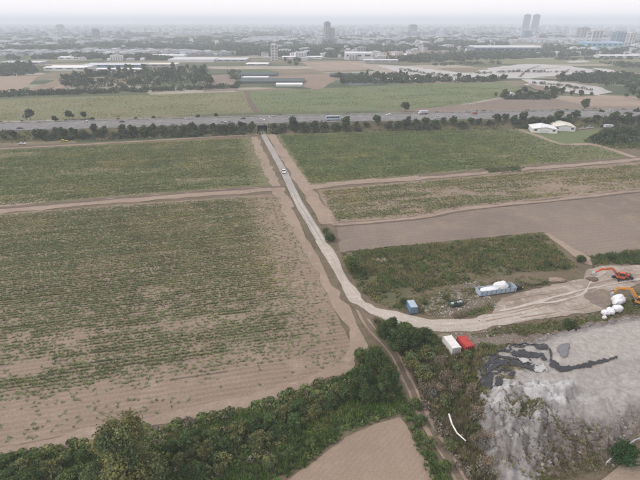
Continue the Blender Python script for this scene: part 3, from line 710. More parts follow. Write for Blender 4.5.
tarp([(549, 347), (552, 346), (553, 359), (561, 365), (580, 366), (600, 363.5), (616, 358.5), (617, 360.5), (600, 367), (580, 369.5), (561, 369.5), (550, 364)], 5.3, M['tarp_black'], 'long dark sheet curving along the upper terrace edge', 5, 0.12, 0.0)
tarp([(557, 347), (568, 343), (568, 358), (561, 362)], 5.6, M['tarp_grey'], 'grey sheet lying against the upper terrace', 6, 0.15)
for i, (pp, lab) in enumerate([([(512, 344), (530, 346), (546, 350), (545, 352), (528, 349), (513, 347)], 'thin black strip above the topmost crumpled sheet'), ([(498, 352), (508, 354), (510, 358), (499, 356)], 'small black scrap left of the topmost sheet'), ([(520, 364), (538, 366), (548, 372), (544, 374), (530, 370), (519, 367)], 'thin black strip pointing to the middle of the heap'), ([(505, 368), (516, 374), (526, 383), (523, 385), (512, 378), (504, 372)], 'black strip running down towards the white rock'), ([(488, 360), (498, 358), (499, 363), (489, 367)], 'black scrap at the upper left flank'), ([(494, 380), (500, 382), (500, 392), (493, 390)], 'narrow black scrap beside the lowest sheet'), ([(533, 346), (546, 344), (549, 350), (540, 350)], 'grey black scrap near the terrace corner')]):
    tarp(pp, 4.6 if pp[0][0] > 500 else 3.4, M['tarp_black'], lab, 40 + i, 0.18)
for i, (pp, lab) in enumerate([([(499, 343.5), (520, 342), (548, 344), (548, 345.5), (520, 344), (500, 346)], 'thin dark strip along the very top of the heap edge'), ([(492, 357), (510, 359), (530, 360.5), (529, 362), (508, 361), (492, 359)], 'thin dark strip below the topmost crumpled sheet'), ([(488, 353), (504, 350), (506, 352), (490, 356)], 'thin dark strip at the upper left corner of the heap'), ([(505, 363.5), (525, 364), (550, 368), (550, 369.5), (525, 366), (505, 365.5)], 'thin dark strip trailing right below the black sheets')]):
    tarp(pp, 4.2, M['tarp_black'], lab, 140 + i, 0.12, 0.0)
tarp([(484, 349), (500, 347), (506, 350), (494, 355), (486, 354)], 1.6, M['tarp_grey'], 'grey sheet near the containers at the edge of the heap', 7, 0.12)
tarp([(530, 364), (545, 363), (548, 370), (536, 372)], 4.8, M['tarp_pale'], 'pale torn sheet beside the black ones on the heap', 8, 0.1)
tarp([(516, 357.5), (527, 358), (533, 363), (522, 364)], 4.7, M['tarp_pale'], 'pale strip of sheet between two black sheets', 9, 0.25)

# ------------------------------------------------------------------ crops, weeds, grass
def tufts(P, H, spread, width, col, nb, seed):
    """nb blades per tuft, each a triangle leaning out of the ground"""
    rs = np.random.RandomState(seed); n = len(P)
    ang = rs.rand(n, nb) * 6.283; lean = (0.25 + 0.85 * rs.rand(n, nb)) * spread
    hh = H[:, None] * (0.55 + 0.6 * rs.rand(n, nb))
    dx, dy = np.cos(ang), np.sin(ang); W = width * (0.6 + 0.8 * rs.rand(n, nb))
    bx = P[:, 0:1] + dx * spread * 0.15; by = P[:, 1:2] + dy * spread * 0.15; bz = np.repeat(P[:, 2:3], nb, 1)
    p0 = np.stack([bx - dy * W, by + dx * W, bz + 0 * hh], -1); p1 = np.stack([bx + dy * W, by - dx * W, bz + 0 * hh], -1)
    p2 = np.stack([bx + dx * lean, by + dy * lean, bz + hh], -1)
    V = np.stack([p0, p1, p2], 2).reshape(-1, 3)
    cl = np.repeat(col[:, None], nb, 1) * (0.75 + 0.5 * rs.rand(n, nb, 1))
    return V, cl.reshape(-1, 3)
def crop(name, pix, spacing, step, dens, H, spread, width, nb, label, seed, mat='crop', tint=None, ang=ROW, dry=0.8):
    poly = [(p.x, p.y) for p in wpoly(pix)]; rs = np.random.RandomState(seed)
    e1 = np.array([math.cos(ang), math.sin(ang)]); e2 = np.array([-e1[1], e1[0]])
    A = np.array(poly); u = A @ e1; v = A @ e2
    uu, vv = np.meshgrid(np.arange(u.min(), u.max(), step), np.arange(v.min(), v.max(), spacing), indexing='ij')
    uu = (uu + rs.uniform(-.5, .5, uu.shape) * step).ravel(); vrow = vv.ravel(); vv = vrow + rs.randn(len(uu)) * spacing * 0.17
    P = uu[:, None] * e1 + vv[:, None] * e2
    k = inside(P[:, 0], P[:, 1], poly); P = P[k]; uu = uu[k]; vrow = vrow[k]
    dist = poly_dist(P[:, 0], P[:, 1], poly)
    pr = dens(P[:, 0], P[:, 1], uu, vrow) * np.clip(dist / 2.5 - 0.2, 0, 1)
    k = rs.rand(len(P)) < pr; P = P[k]; pr = pr[k]
    n = len(P); g = 0.75 + 0.5 * fbm(P[:, 0] / 6, P[:, 1] / 6, seed + 3, 3)
    yel = np.clip((fbm(P[:, 0] / 14, P[:, 1] / 14, seed + 9, 3) - 0.45) * 3, 0, 1)[:, None] * dry * rs.rand(n, 1) ** 0.5
    base = np.array([[1, 1, 1.0]]) * (1 - yel) + np.array([[1.75, 1.3, 1.2]]) * yel
    if tint is not None: base = base * np.array([tint])
    V, cl = tufts(np.c_[P, np.full(n, 0.03)], H * (0.6 + 0.7 * rs.rand(n)) * np.clip(pr * 1.3, 0.6, 1.15), spread, width, base * g[:, None] * (0.8 + 0.4 * rs.rand(n, 1)), nb, seed)
    print(name, label, n, len(V) // 3)
    return tag(link(name, np_mesh(name, V, 3, M[mat], cl)), label, 'crop', None, 'stuff')
def rowrand(v, s, sp=1.4): return _hash(np.round(v / sp), np.zeros_like(v), s)
def d1(x, y, u, v):
    n = fbm(u / 24, v / 5.5, 101, 4); f = fbm(u / 6, v / 1.9, 107, 3)
    far = np.clip((y + 0.14 * x - 72) / 38, 0, 1)                          # thinner towards the camera
    edge = np.clip((seg_dist(x, y, t_left) - 4) / 14, 0.25, 1)
    g = fbm(x / 3.5, y / 3.5, 109, 3)
    return np.clip((n * 0.9 + f * 0.6 + g * 0.55 + far * 0.34 - 0.93 + 0.16 * np.clip((-x - 18) / 35, 0, 1)) * 2.2, 0.06, 0.85) * (0.75 + 0.35 * rowrand(v, 5, 1.2)) * edge
def d2(x, y, u, v):
    n = fbm(u / 40, v / 12, 111, 4); f = fbm(u / 7, v / 3, 117, 3)
    return np.clip((n + f * 0.6 - 0.36) * 2.2, 0.12, 0.85) * (0.7 + 0.4 * rowrand(v, 6)) * np.clip((seg_dist(x, y, t_left) - 3) / 9, 0.1, 1)
def d3(x, y, u, v):
    n = fbm(u / 50, v / 14, 121, 4); f = fbm(u / 7, v / 3, 127, 3)
    return np.clip((n + f * 0.6 - 0.26) * 2.3, 0.15, 0.9) * (0.75 + 0.35 * rowrand(v, 7)) * np.clip(1.25 - (x - 60) / 140, 0.35, 1)
def d4(x, y, u, v):
    n = fbm(u / 30, v / 7, 131, 4); f = fbm(u / 6, v / 3, 137, 3)
    return np.clip((n + f * 0.6 - 0.38 - np.clip((x - 60) / 260, 0, 0.2)) * 2.6, 0.05, 1) * (0.6 + 0.55 * rowrand(v, 8))
crop('crop_plants', F1, 1.15, 0.24, d1, 0.45, 0.48, 0.13, 7, 'patchy rows of young green crop on the large left field', 201)
crop('crop_plants', F2, 1.4, 0.42, d2, 0.55, 0.65, 0.22, 6, 'green crop rows on the field left of the road', 202)
crop('crop_plants', F3, 1.4, 0.42, d3, 0.6, 0.65, 0.22, 6, 'lush green crop rows on the field right of the road', 203, tint=(0.92, 1.0, 0.95))
crop('crop_plants', F4, 1.3, 0.42, d4, 0.5, 0.6, 0.2, 6, 'thin green and tan crop rows above the bare field', 204, tint=(1.1, 1.02, 1.0))
crop('grass_tufts', F7L, 2.2, 1.8, lambda x, y, u, v: np.clip((fbm(u / 30, v / 15, 141, 4) - 0.25) * 2.0, 0, 0.9), 0.55, 0.9, 0.35, 5, 'rough tan grass beyond the highway on the left', 205, tint=(1.5, 1.28, 1.25), dry=0.25)
crop('grass_tufts', F7R, 2.2, 1.8, lambda x, y, u, v: np.clip((fbm(u / 30, v / 15, 145, 4) - 0.25) * 2.0, 0, 0.9), 0.55, 0.9, 0.35, 5, 'rough green grass beyond the highway, centre to right', 206, tint=(1.2, 1.15, 1.1), dry=0.25)

def weeds(name, pix, n, H, spread, width, nb, label, seed, cols, clump=6.0, thr=0.0, world=None, avoid=(), z=None, cat='weeds'):
    poly = [(p.x, p.y) for p in wpoly(pix)] if world is None else world
    rs = np.random.RandomState(seed); A = np.array(poly)
    P = np.stack([rs.uniform(A[:, 0].min(), A[:, 0].max(), n * 2), rs.uniform(A[:, 1].min(), A[:, 1].max(), n * 2)], -1)
    k = inside(P[:, 0], P[:, 1], poly)
    for line, rad in avoid: k &= seg_dist(P[:, 0], P[:, 1], line) > rad
    P = P[k]; f = fbm(P[:, 0] / clump, P[:, 1] / clump, seed, 4); ed = np.clip(poly_dist(P[:, 0], P[:, 1], poly) / 2.5, 0.12, 1)
    k = ((f + rs.randn(len(P)) * 0.05) > thr) & (rs.rand(len(P)) < ed + 0.1); P = P[k][:n]; f = f[k][:n] * (0.45 + 0.55 * ed[k][:n]); m = len(P)
    cols = np.array(cols); mixn = np.clip((fbm(P[:, 0] / (clump * 0.8), P[:, 1] / (clump * 0.8), seed + 5, 4) - 0.3) * 2.5 + rs.randn(m) * 0.15, 0, 0.999)
    t = mixn * (len(cols) - 1); i = t.astype(int); fr = (t - i)[:, None]
    c = cols[i] * (1 - fr) + cols[np.minimum(i + 1, len(cols) - 1)] * fr
    zz = np.full(m, 0.03) if z is None else z(P)
    V, cl = tufts(np.c_[P, zz], H * (0.4 + 0.9 * f) * (0.6 + 0.7 * rs.rand(m)), spread, width, c * (0.8 + 0.4 * rs.rand(m, 1)), nb, seed)
    print(name, label, m, len(V) // 3)
    return tag(link(name, np_mesh(name, V, 3, M['weed'], cl)), label, cat, None, 'stuff')
GRN, DK, OLV, DRY, RED, LUSH = (0.85, 1.0, 0.85), (0.5, 0.68, 0.55), (1.15, 1.1, 0.8), (1.65, 1.35, 1.75), (1.08, 0.80, 1.15), (0.80, 1.25, 0.62)
AV = ((road, 3.2), (t_two, 1.9), (t_left, 2.6))
weeds('weeds', F6, 14000, 0.85, 0.55, 0.12, 7, 'dense dark green weeds on the overgrown plot above the yard', 301, [GRN, OLV, DK, RED, OLV, DRY, OLV, RED], 5.0, 0.34, avoid=AV)
SCR = [(366, 312), (400, 322), (430, 329), (446, 345), (476, 354), (500, 352), (505, 362), (488, 372), (480, 384), (486, 410), (480, 430), (486, 470), (515, 500), (560, 560), (500, 560), (462, 478), (430, 425), (412, 388), (396, 352)]
weeds('weeds', SCR, 16000, 1.35, 0.55, 0.09, 7, 'mixed green and dry brown scrub right of the overgrown track', 302, [OLV, DK, DRY, RED, OLV, RED, DRY], 4.0, 0.0, avoid=AV, z=lambda P: np.maximum(0.03, heap_fields(P[:, :1], P[:, 1:])[0][:, 0]))
TOE = [(486, 410), (500, 420), (520, 428), (545, 432), (570, 440), (600, 440), (640, 420), (700, 410), (760, 480), (700, 560), (520, 560), (500, 500), (484, 465)]
weeds('weeds', TOE, 3000, 0.55, 0.35, 0.05, 6, 'dry brown and green weeds at the foot of the spoil heap', 303, [DRY, RED, DRY, RED, OLV, DRY], 3.0, 0.48, z=lambda P: heap_fields(P[:, :1], P[:, 1:])[0][:, 0])
for i, (pp, nn, lab) in enumerate([([(494, 374), (510, 372), (520, 384), (510, 396), (494, 394)], 700, 'brown dry scrub between the black sheets and white rock'), ([(496, 424), (530, 420), (540, 436), (520, 444), (498, 438)], 600, 'brown dry scrub above the small pale mound'), ([(530, 436), (600, 436), (612, 470), (560, 500), (528, 480)], 1500, 'tan dry grass below the spoil slope')]):
    weeds('weeds', [(x, y + 2) for x, y in pp], nn, 0.6, 0.35, 0.06, 6, lab, 330 + i, [RED, DRY, RED, OLV], 2.5, 0.3, z=lambda P: heap_fields(P[:, :1], P[:, 1:])[0][:, 0])
VER = [(478, 327), (530, 321), (600, 313), (606, 309), (640, 289), (720, 279), (720, 300), (640, 316), (590, 328), (560, 335), (520, 336), (484, 338)]
weeds('weeds', VER, 5000, 0.8, 0.45, 0.10, 6, 'green weedy verge between the yard and the spoil heap', 304, [GRN, OLV, DK, DRY, RED], 5.0, 0.25, avoid=AV)
HED = [(-80, 466), (0, 455), (60, 446), (140, 427), (250, 403), (300, 388), (345, 369), (362, 345), (380, 345), (400, 372), (410, 396), (424, 424), (450, 470), (470, 505), (500, 560), (452, 560), (428, 480), (412, 440), (406, 422), (398, 415), (345, 435), (308, 466), (284, 480), (180, 560), (-120, 560)]
weeds('weeds', HED, 22000, 1.1, 0.5, 0.10, 7, 'lush undergrowth of the hedge strip below the left field', 305, [LUSH, GRN, DK, LUSH, OLV], 5.0, 0.0, avoid=AV)
RD = [(590, 256), (640, 250), (720, 244), (720, 264), (640, 266), (610, 264), (592, 267)]
weeds('weeds', RD, 3000, 1.2, 0.6, 0.13, 7, 'dark weeds along the lower edge of the bare field', 306, [DK, GRN, DK, OLV], 5.0, 0.1)
weeds('weeds', [(408, 298), (440, 288), (482, 280), (530, 276), (560, 284), (515, 293), (478, 298), (440, 318), (412, 312)], 2600, 0.7, 0.45, 0.10, 6, 'sparse weeds among the rubble beside the yard', 307, [OLV, DRY, GRN, OLV, RED], 3.0, 0.42, avoid=AV)
weeds('weeds', [(452, 315), (490, 303), (496, 308), (480, 318), (455, 322)], 900, 0.6, 0.45, 0.10, 6, 'weedy island between the yard road and rubble', 308, [OLV, DK, RED], 3.0, 0.1, avoid=((road, 2.6),))
weeds('weeds', None, 3200, 0.35, 0.3, 0.07, 6, 'tufts of grass growing along both edges of the gravel road', 340, [OLV, GRN, DRY], 2.0, 0.47, world=[(p.x, p.y) for p in offset(road[ku - 16:], 3.6)] + [(p.x, p.y) for p in reversed(offset(road[ku - 16:], -3.6))], avoid=((road, 1.75),))
weeds('weeds', [(300, 192), (312, 196), (335, 232), (346, 262), (366, 298), (352, 302), (330, 262), (308, 224), (290, 196), (262, 140), (270, 134), (280, 155)], 2600, 0.5, 0.4, 0.09, 6, 'low grass on the verges of the concrete road', 309, [OLV, GRN, DRY], 4.0, 0.3, avoid=((road, 2.5), (t_left, 2.9), (t_right, 3.1)))
for sgn, lab, seed in ((-1, 'rough weeds on the near slope of the embankment', 310), (1, 'rough weeds on the far slope of the embankment', 311)):
    inn = offset(hw, sgn * 14.5); outr = offset(hw, sgn * 27)
    pl = [(p.x, p.y) for p in inn if -330 < p.x < 380] + [(p.x, p.y) for p in reversed(outr) if -330 < p.x < 380]
    weeds('weeds', None, 7000, 1.6, 1.0, 0.35, 5, lab, seed, [DK, OLV, DK, DRY], 9.0, 0.1, world=pl, avoid=(([road_pts[0], hw[iu] + nu * 40], 5.0),),
          z=lambda P: np.clip((24.5 - seg_dist(P[:, 0], P[:, 1], hw)) / 10.1, 0, 1) * (HW_Z - 0.15))
weeds('weeds', [(484, 168), (518, 166), (526, 168), (520, 171.5), (488, 173.5)], 420, 1.0, 0.8, 0.25, 6, 'dark brushy patch beside the track between right fields', 312, [DK, RED, DK], 6.0, 0.0)
weeds('weeds', [(580, 141), (604, 129), (640, 126), (720, 122), (720, 146), (640, 150), (610, 149)], 2600, 1.4, 0.9, 0.3, 6, 'dark rough weeds right of the white sheds', 313, [DK, OLV, DK], 9.0, 0.2)

# ------------------------------------------------------------------ trees and bushes
def crown_mesh(name, blobs, n, leaf, mat, seed, up=0.35, droop=1.0):
    """leaf-sized faces spread over and through a cloud of blobs (x, y, z, r, flat)"""
    rs = np.random.RandomState(seed); B = np.array(blobs, float)
    pb = B[:, 3] ** 2; pb /= pb.sum(); bi = rs.choice(len(B), n, p=pb)
    d = rs.randn(n, 3); d[:, 2] += up; d /= np.linalg.norm(d, axis=1)[:, None]
    inner = rs.rand(n) < 0.22
    rad = np.where(inner, rs.uniform(0.3, 0.85, n), rs.uniform(0.82, 1.12, n)) * B[bi, 3]
    lump = 0.80 + 0.55 * rs.rand(n) ** 2.2
    P = B[bi, :3] + d * (rad * lump)[:, None] * np.stack([np.ones(n), np.ones(n), B[bi, 4]], -1)
    nr = d + rs.randn(n, 3) * 0.55; nr /= np.linalg.norm(nr, axis=1)[:, None]
    a = np.cross(nr, rs.randn(n, 3)); a /= np.linalg.norm(a, axis=1)[:, None] + 1e-9; b = np.cross(nr, a)
    s = leaf * (0.35 + 1.25 * rs.rand(n) ** 1.5)[:, None]; s2 = s * (0.45 + 0.4 * rs.rand(n))[:, None]
    V = np.stack([P - a * s, P - b * s2 + nr * s * 0.15, P + a * s, P + b * s2 - nr * s * 0.1], 1)
    V[..., 2] = np.maximum(V[..., 2], 0.02)
    tb = 0.75 + 0.5 * rs.rand(len(B)); hue = rs.rand(len(B))
    c = (tb[bi] * (0.7 + 0.6 * rs.rand(n)))[:, None] * (np.array([[1, 1, 1.0]]) + (hue[bi][:, None] - 0.5) * np.array([[0.5, 0.12, -0.1]]))
    return np_mesh(name, V.reshape(-1, 3), 4, mat, c)
def blobs_for(rx, ry, rz, cz, k, r0, r1, seed, flat=0.85):
    q = random.Random(seed); out = []
    for i in range(k):
        while True:
            p = Vector((q.uniform(-1, 1), q.uniform(-1, 1), q.uniform(-0.9, 1)))
            if p.length < 1: break
        if p.length < 0.45: p *= 1.4
        out.append((p.x * rx * 0.72, p.y * ry * 0.72, cz + p.z * rz * 0.72, q.uniform(r0, r1), flat))
    return out
def trunk_mesh(blobs, h, r, seed, limbs=6):
    q = random.Random(seed); mb = MB(); top = Vector((q.uniform(-.1, .1) * h, q.uniform(-.1, .1) * h, h * 0.55))
    mid = Vector((top.x * 0.3, top.y * 0.3, h * 0.25))
    mb.tube((0, 0, -0.1), mid, r, r * 0.8); mb.tube(mid, top, r * 0.8, r * 0.55)
    for bl in q.sample(list(blobs), min(limbs, len(blobs))):
        s = mid.lerp(top, q.random()); e = Vector(bl[:3]); md = s.lerp(e, 0.5) + Vector((0, 0, h * 0.04))
        mb.tube(s, md, r * 0.45, r * 0.3, 5); mb.tube(md, e, r * 0.3, r * 0.08, 5)
    return mb.mesh('trunk', M['bark'], smooth=True)
def proto(dims, k, n, leaf, mat, seed, flat=0.85, base=0.45, rr=(0.30, 0.46)):
    """tree or bush meshes: dims = (rx, ry, height)"""
    rx, ry, h = dims; rz = h * (1 - base) / 2 if base > 0 else h / 2; cz = h - rz
    bl = blobs_for(rx, ry, rz, cz, k, min(rx, ry) * rr[0], min(rx, ry) * rr[1], seed, flat)
    return (crown_mesh('crown', bl, n, leaf, M[mat], seed), trunk_mesh(bl, h, max(0.05, h * 0.022), seed))
def plant(name, pr, loc, label, cat, group=None, s=1.0, rz=None, sz=None, crown='crown', stem='trunk'):
    o = empty(name, loc, rnd.uniform(0, 6.28) if rz is None else rz); o.scale = (s, s, sz or s)
    tag(o, label, cat, group)
    link(crown, pr[0], o); link(stem, pr[1], o); return o

# prototypes (shared by the copies)
P_FAR = [proto((3.4, 3.2, 6.5), 11, 620, 0.55, m_, 400 + i, base=0.12) for i, m_ in enumerate(['leaf_far', 'leaf_dark', 'leaf_far', 'leaf_dark', 'leaf_far'])]
P_VFAR = [proto((4.5, 4.2, 8.5), 8, 260, 1.0, m_, 420 + i, base=0.12) for i, m_ in enumerate(['leaf_far', 'leaf_dark', 'leaf_dark'])]
P_NEAR = [proto((2.5, 2.3, 3.3), 24, 3600, 0.15, m_, 440 + i, base=0.0, rr=(0.16, 0.42)) for i, m_ in enumerate(['leaf', 'leaf_olive', 'leaf', 'leaf_dark', 'leaf_olive'])]
P_TREE = [proto((3.2, 3.0, 7.0), 32, 6000, 0.17, m_, 460 + i, base=0.1, rr=(0.16, 0.44)) for i, m_ in enumerate(['leaf_dark', 'leaf', 'leaf_dark'])]
P_OLIVE = [proto((2.4, 2.3, 3.4), 16, 2600, 0.17, 'leaf_olive', 480 + i, base=0.0) for i in range(2)]
P_GREY = [proto((2.0, 2.0, 3.0), 14, 1500, 0.13, 'leaf_grey', 490 + i, base=0.0, rr=(0.28, 0.5)) for i in range(2)]

# the big weeping tree at the bottom edge
q = random.Random(5); bl = []
for i in range(46):
    t = q.random(); ang = q.uniform(0, 6.283); z = 1.2 + 8.6 * t; rr_ = 4.7 * math.sin(math.pi * min(1, 0.18 + 0.80 * (1 - t) ** 0.85) * 0.62) * q.uniform(0.45, 1.0)
    bl.append((rr_ * math.cos(ang), rr_ * math.sin(ang), z, q.uniform(0.8, 1.45), 1.15))
bl.append((0, 0, 10.1, 0.9, 1.1))
big = (crown_mesh('crown', bl, 17000, 0.17, M['leaf_olive'], 77, up=0.3), trunk_mesh(bl, 10, 0.3, 78, 14))
plant('tree', big, G(131, 490), 'tall rounded olive green tree standing at the bottom edge', 'tree', s=1.22, rz=0.4, sz=1.45)

# hedge strip along the lower edge of the left field: (x, y, kind, scale)
hedge = [(-14, 470, 1, 1.0), (6, 466, 0, 0.9), (22, 474, 4, 1.0), (40, 463, 2, 0.95), (52, 476, 1, 1.1), (66, 462, 4, 0.75), (82, 460, 0, 0.7), (92, 474, 3, 0.75),
         (172, 450, 3, 0.75), (182, 464, 1, 0.85), (190, 445, 0, 1.05), (204, 456, 1, 1.2), (212, 440, 2, 0.95), (222, 468, 4, 1.1), (224, 452, 3, 1.0), (238, 438, 1, 1.15),
         (252, 430, 3, 1.1), (262, 446, 1, 1.2), (268, 426, 0, 1.0), (280, 434, 3, 1.0), (284, 418, 1, 1.0), (296, 426, 0, 1.0), (300, 410, 3, 0.95), (312, 416, 1, 1.0),
         (318, 402, 4, 0.9), (330, 406, 3, 1.0), (336, 394, 1, 0.9), (346, 398, 3, 1.05), (270, 466, 4, 0.8), (292, 456, 0, 0.7), (312, 446, 2, 0.65), (196, 478, 3, 1.1), (150, 478, 1, 1.1), (30, 486, 3, 1.2), (8, 488, 0, 1.2), (72, 486, 2, 1.2), (104, 466, 1, 0.6), (162, 468, 0, 0.6)]
for i, (x, y, k, s) in enumerate(sorted(hedge)):
    plant('hedge_bush', P_NEAR[k], G(x, y), 'leafy green bush in the hedge below the left field, %s from the left' % ordinal(i + 1), 'bush', 'hedge bushes below the left field', s * 0.86, crown='foliage', stem='stem')
# trees at the foot of the farm track and beside the two-rut track
NT = [(360, 364, 1, 0.66, 'bright green tree at the lower corner of the large left field'),
      (376, 374, 0, 0.98, 'largest dark tree left of the overgrown track'),
      (362, 388, 2, 0.85, 'dark tree left of the overgrown track, behind the hedge corner'),
      (388, 388, 0, 0.85, 'dark tree hugging the left rut of the overgrown track'),
      (384, 400, 2, 0.75, 'lowest dark tree left of the overgrown track'),
      (368, 402, 0, 0.70, 'small dark tree above the tilled field corner'),
      (385, 340, 0, 0.80, 'dark tree just right of the track fork'),
      (396, 352, 2, 0.92, 'tall dark tree between the track and the gravel road bend'),
      (404, 338, 1, 0.72, 'green tree below the gravel road bend'),
      (412, 348, 0, 0.86, 'dark tree left of the white container'),
      (424, 342, 2, 0.66, 'small dark tree nearest the white container'),
      (391, 330, 2, 0.60, 'small dark tree below the blue cabin')]
for (x, y, k, s, lab) in NT: plant('tree', P_TREE[k], G(x, y), lab, 'tree', None, s)
SB = [(418, 338, 'G', 1, 0.95, 'greyish flowering shrub above the white container'), (408, 331, 'G', 0, 0.7, 'greyish shrub at the gravel road bend'),
      (412, 366, 'O', 0, 1.0, 'olive shrub right of the overgrown track, highest one'), (428, 360, 'O', 1, 1.0, 'olive shrub below the white container'), (440, 366, 'G', 0, 0.9, 'grey twiggy shrub below the red container'),
      (424, 378, 'O', 0, 1.0, 'olive shrub right of the overgrown track, second one down'), (444, 382, 'G', 1, 0.95, 'grey brown shrub in the middle of the scrub'), (432, 394, 'G', 0, 1.0, 'grey brown shrub beside the overgrown track'),
      (456, 392, 'G', 1, 0.9, 'grey brown shrub near the spoil heap flank'), (446, 406, 'O', 1, 0.8, 'olive shrub above the fallen white pole'), (470, 404, 'G', 0, 0.9, 'grey shrub left of the lowest black sheet'),
      (476, 430, 'G', 1, 1.0, 'grey brown shrub right of the fallen white pole'), (480, 450, 'G', 0, 1.0, 'grey brown shrub left of the small pale mound'), (450, 448, 'O', 0, 0.6, 'olive shrub just below the fallen white pole'),
      (486, 474, 'G', 1, 1.0, 'grey brown shrub at the bottom edge'), (460, 376, 'O', 1, 0.8, 'olive shrub near the heap top left'), (466, 362, 'O', 0, 0.7, 'olive shrub right of the containers'), (482, 358, 'O', 1, 0.75, 'olive shrub between the containers and the heap'),
      (420, 424, 'N', 0, 0.62, 'green bush beside the tilled field corner'), (414, 408, 'N', 2, 0.7, 'green bush left of the overgrown track'), (430, 446, 'N', 4, 0.6, 'green bush on the right edge of the tilled field'), (444, 470, 'N', 2, 0.62, 'green bush at bottom right corner of the tilled field'),
      (567, 333, 'T', 0, 0.62, 'round dark bush on the verge above the spoil heap'), (575, 331, 'N', 1, 0.6, 'smaller bush touching the round verge bush'), (523, 335, 'N', 1, 0.55, 'small dark bush on the verge left of the round one'),
      (580, 262, 'N', 3, 0.75, 'dark bush at the end of the dirt ramp'), (562, 268, 'N', 1, 0.65, 'dark bush at lower right of the weedy plot'), (548, 266, 'N', 3, 0.6, 'dark bush inside the weedy plot lower edge'),
      (610, 259, 'N', 3, 0.7, 'dark bush above the red excavator'), (628, 256, 'N', 1, 0.8, 'dark bush above the yard at right edge'), (600, 258, 'N', 1, 0.55, 'small dark bush between the ramp and excavator'),
      (545, 284, 'N', 1, 0.35, 'tiny bush at the upper edge of the yard'), (351, 272, 'T', 1, 0.95, 'round dark bush right of the gravel road'), (363, 275, 'N', 3, 0.6, 'small bush beside the round roadside bush'),
      (330, 241, 'N', 3, 0.95, 'dark bush on the corner of the bare field'), (326, 233, 'N', 1, 0.7, 'smaller bush behind the bare field corner bush'),
      (424, 304, 'N', 1, 0.5, 'dark bush right of the blue cabin'), (404, 303, 'N', 3, 0.5, 'dark bush left of the blue cabin'), (446, 300, 'O', 0, 0.6, 'yellow green bush among the rubble')]
KIND = {'T': P_TREE, 'G': P_GREY, 'O': P_OLIVE, 'N': P_NEAR}
for (x, y, kd, k, s, lab) in SB: plant('shrub', KIND[kd][k], G(x, y) + Vector((0, 0, max(0.0, heap_z(G(x, y).x, G(x, y).y)) if kd not in 'NT' else 0.0)), lab, 'shrub', None, s, crown='foliage', stem='stem')
# clipped vivid bush by the guard rail, bottom right
bl = blobs_for(2.4, 2.4, 2.0, 2.1, 26, 0.8, 1.1, 99)
p = G(622, 462); p.z = max(0, heap_z(p.x, p.y)) - 0.1
plant('bush', (crown_mesh('foliage', bl, 5200, 0.15, M['leaf_neon'], 98), trunk_mesh(bl, 3.5, 0.08, 97)), p, 'round vivid green bush beside the guard rail at lower right', 'bush', crown='foliage', stem='stem')

# trees along the embankment
def emb_z(dist): return max(0.0, min(1.0, (24.5 - dist) / 10.1)) * (HW_Z - 0.15)
def along(n0, n1, sgn, dist, lab, group, sc_, step, jit, seed, skip=()):
    q = random.Random(seed); got = []; acc = 0.0
    for i in range(1, len(hw)):
        acc += (hw[i] - hw[i - 1]).length
        x = 320 + FPX * hw[i].x / (hw[i].y * math.cos(PITCH) + 65 * math.sin(PITCH))
        if acc < step or not (n0 < x < n1) or any(s0 < x < s1 for s0, s1 in skip): continue
        acc = q.uniform(-jit, jit) * step
        dd = dist + q.uniform(-2.8, 2.8); p = offset(hw, sgn * dd)[i]
        got.append((p.x, p.y, emb_z(dd), q.uniform(*sc_), q.randrange(5)))
    for k, (x, y, z, s, v) in enumerate(got):
        plant('roadside_tree', P_FAR[v], (x, y, z), lab % ordinal(k + 1), 'tree', group, s, sz=s * q.uniform(0.8, 1.15))
along(-30, 254, -1, 20.5, 'dark tree on the near embankment left of the underpass, %s from left', 'trees on the near embankment', (0.55, 1.1), 5.0, 0.5, 1)
along(274, 525, -1, 20.0, 'dark tree on the near embankment right of the underpass, %s from underpass', 'trees on the near embankment', (0.6, 1.15), 5.0, 0.5, 2)
along(520, 670, -1, 18.5, 'dark tree behind the white sheds, %s from left', 'trees on the near embankment', (0.7, 1.2), 5.5, 0.4, 3)
along(-20, 66, 1, 19, 'tree beyond the highway at far left, %s from left', 'trees beyond the highway', (0.5, 0.9), 36, 0.2, 4)
along(60, 250, 1, 20, 'low tree on the far verge left of the underpass, %s from left', 'trees beyond the highway', (0.35, 0.6), 11, 0.5, 5)
along(255, 660, 1, 20, 'low tree on the far verge right of the underpass, %s from left', 'trees beyond the highway', (0.25, 0.42), 17, 0.5, 6)
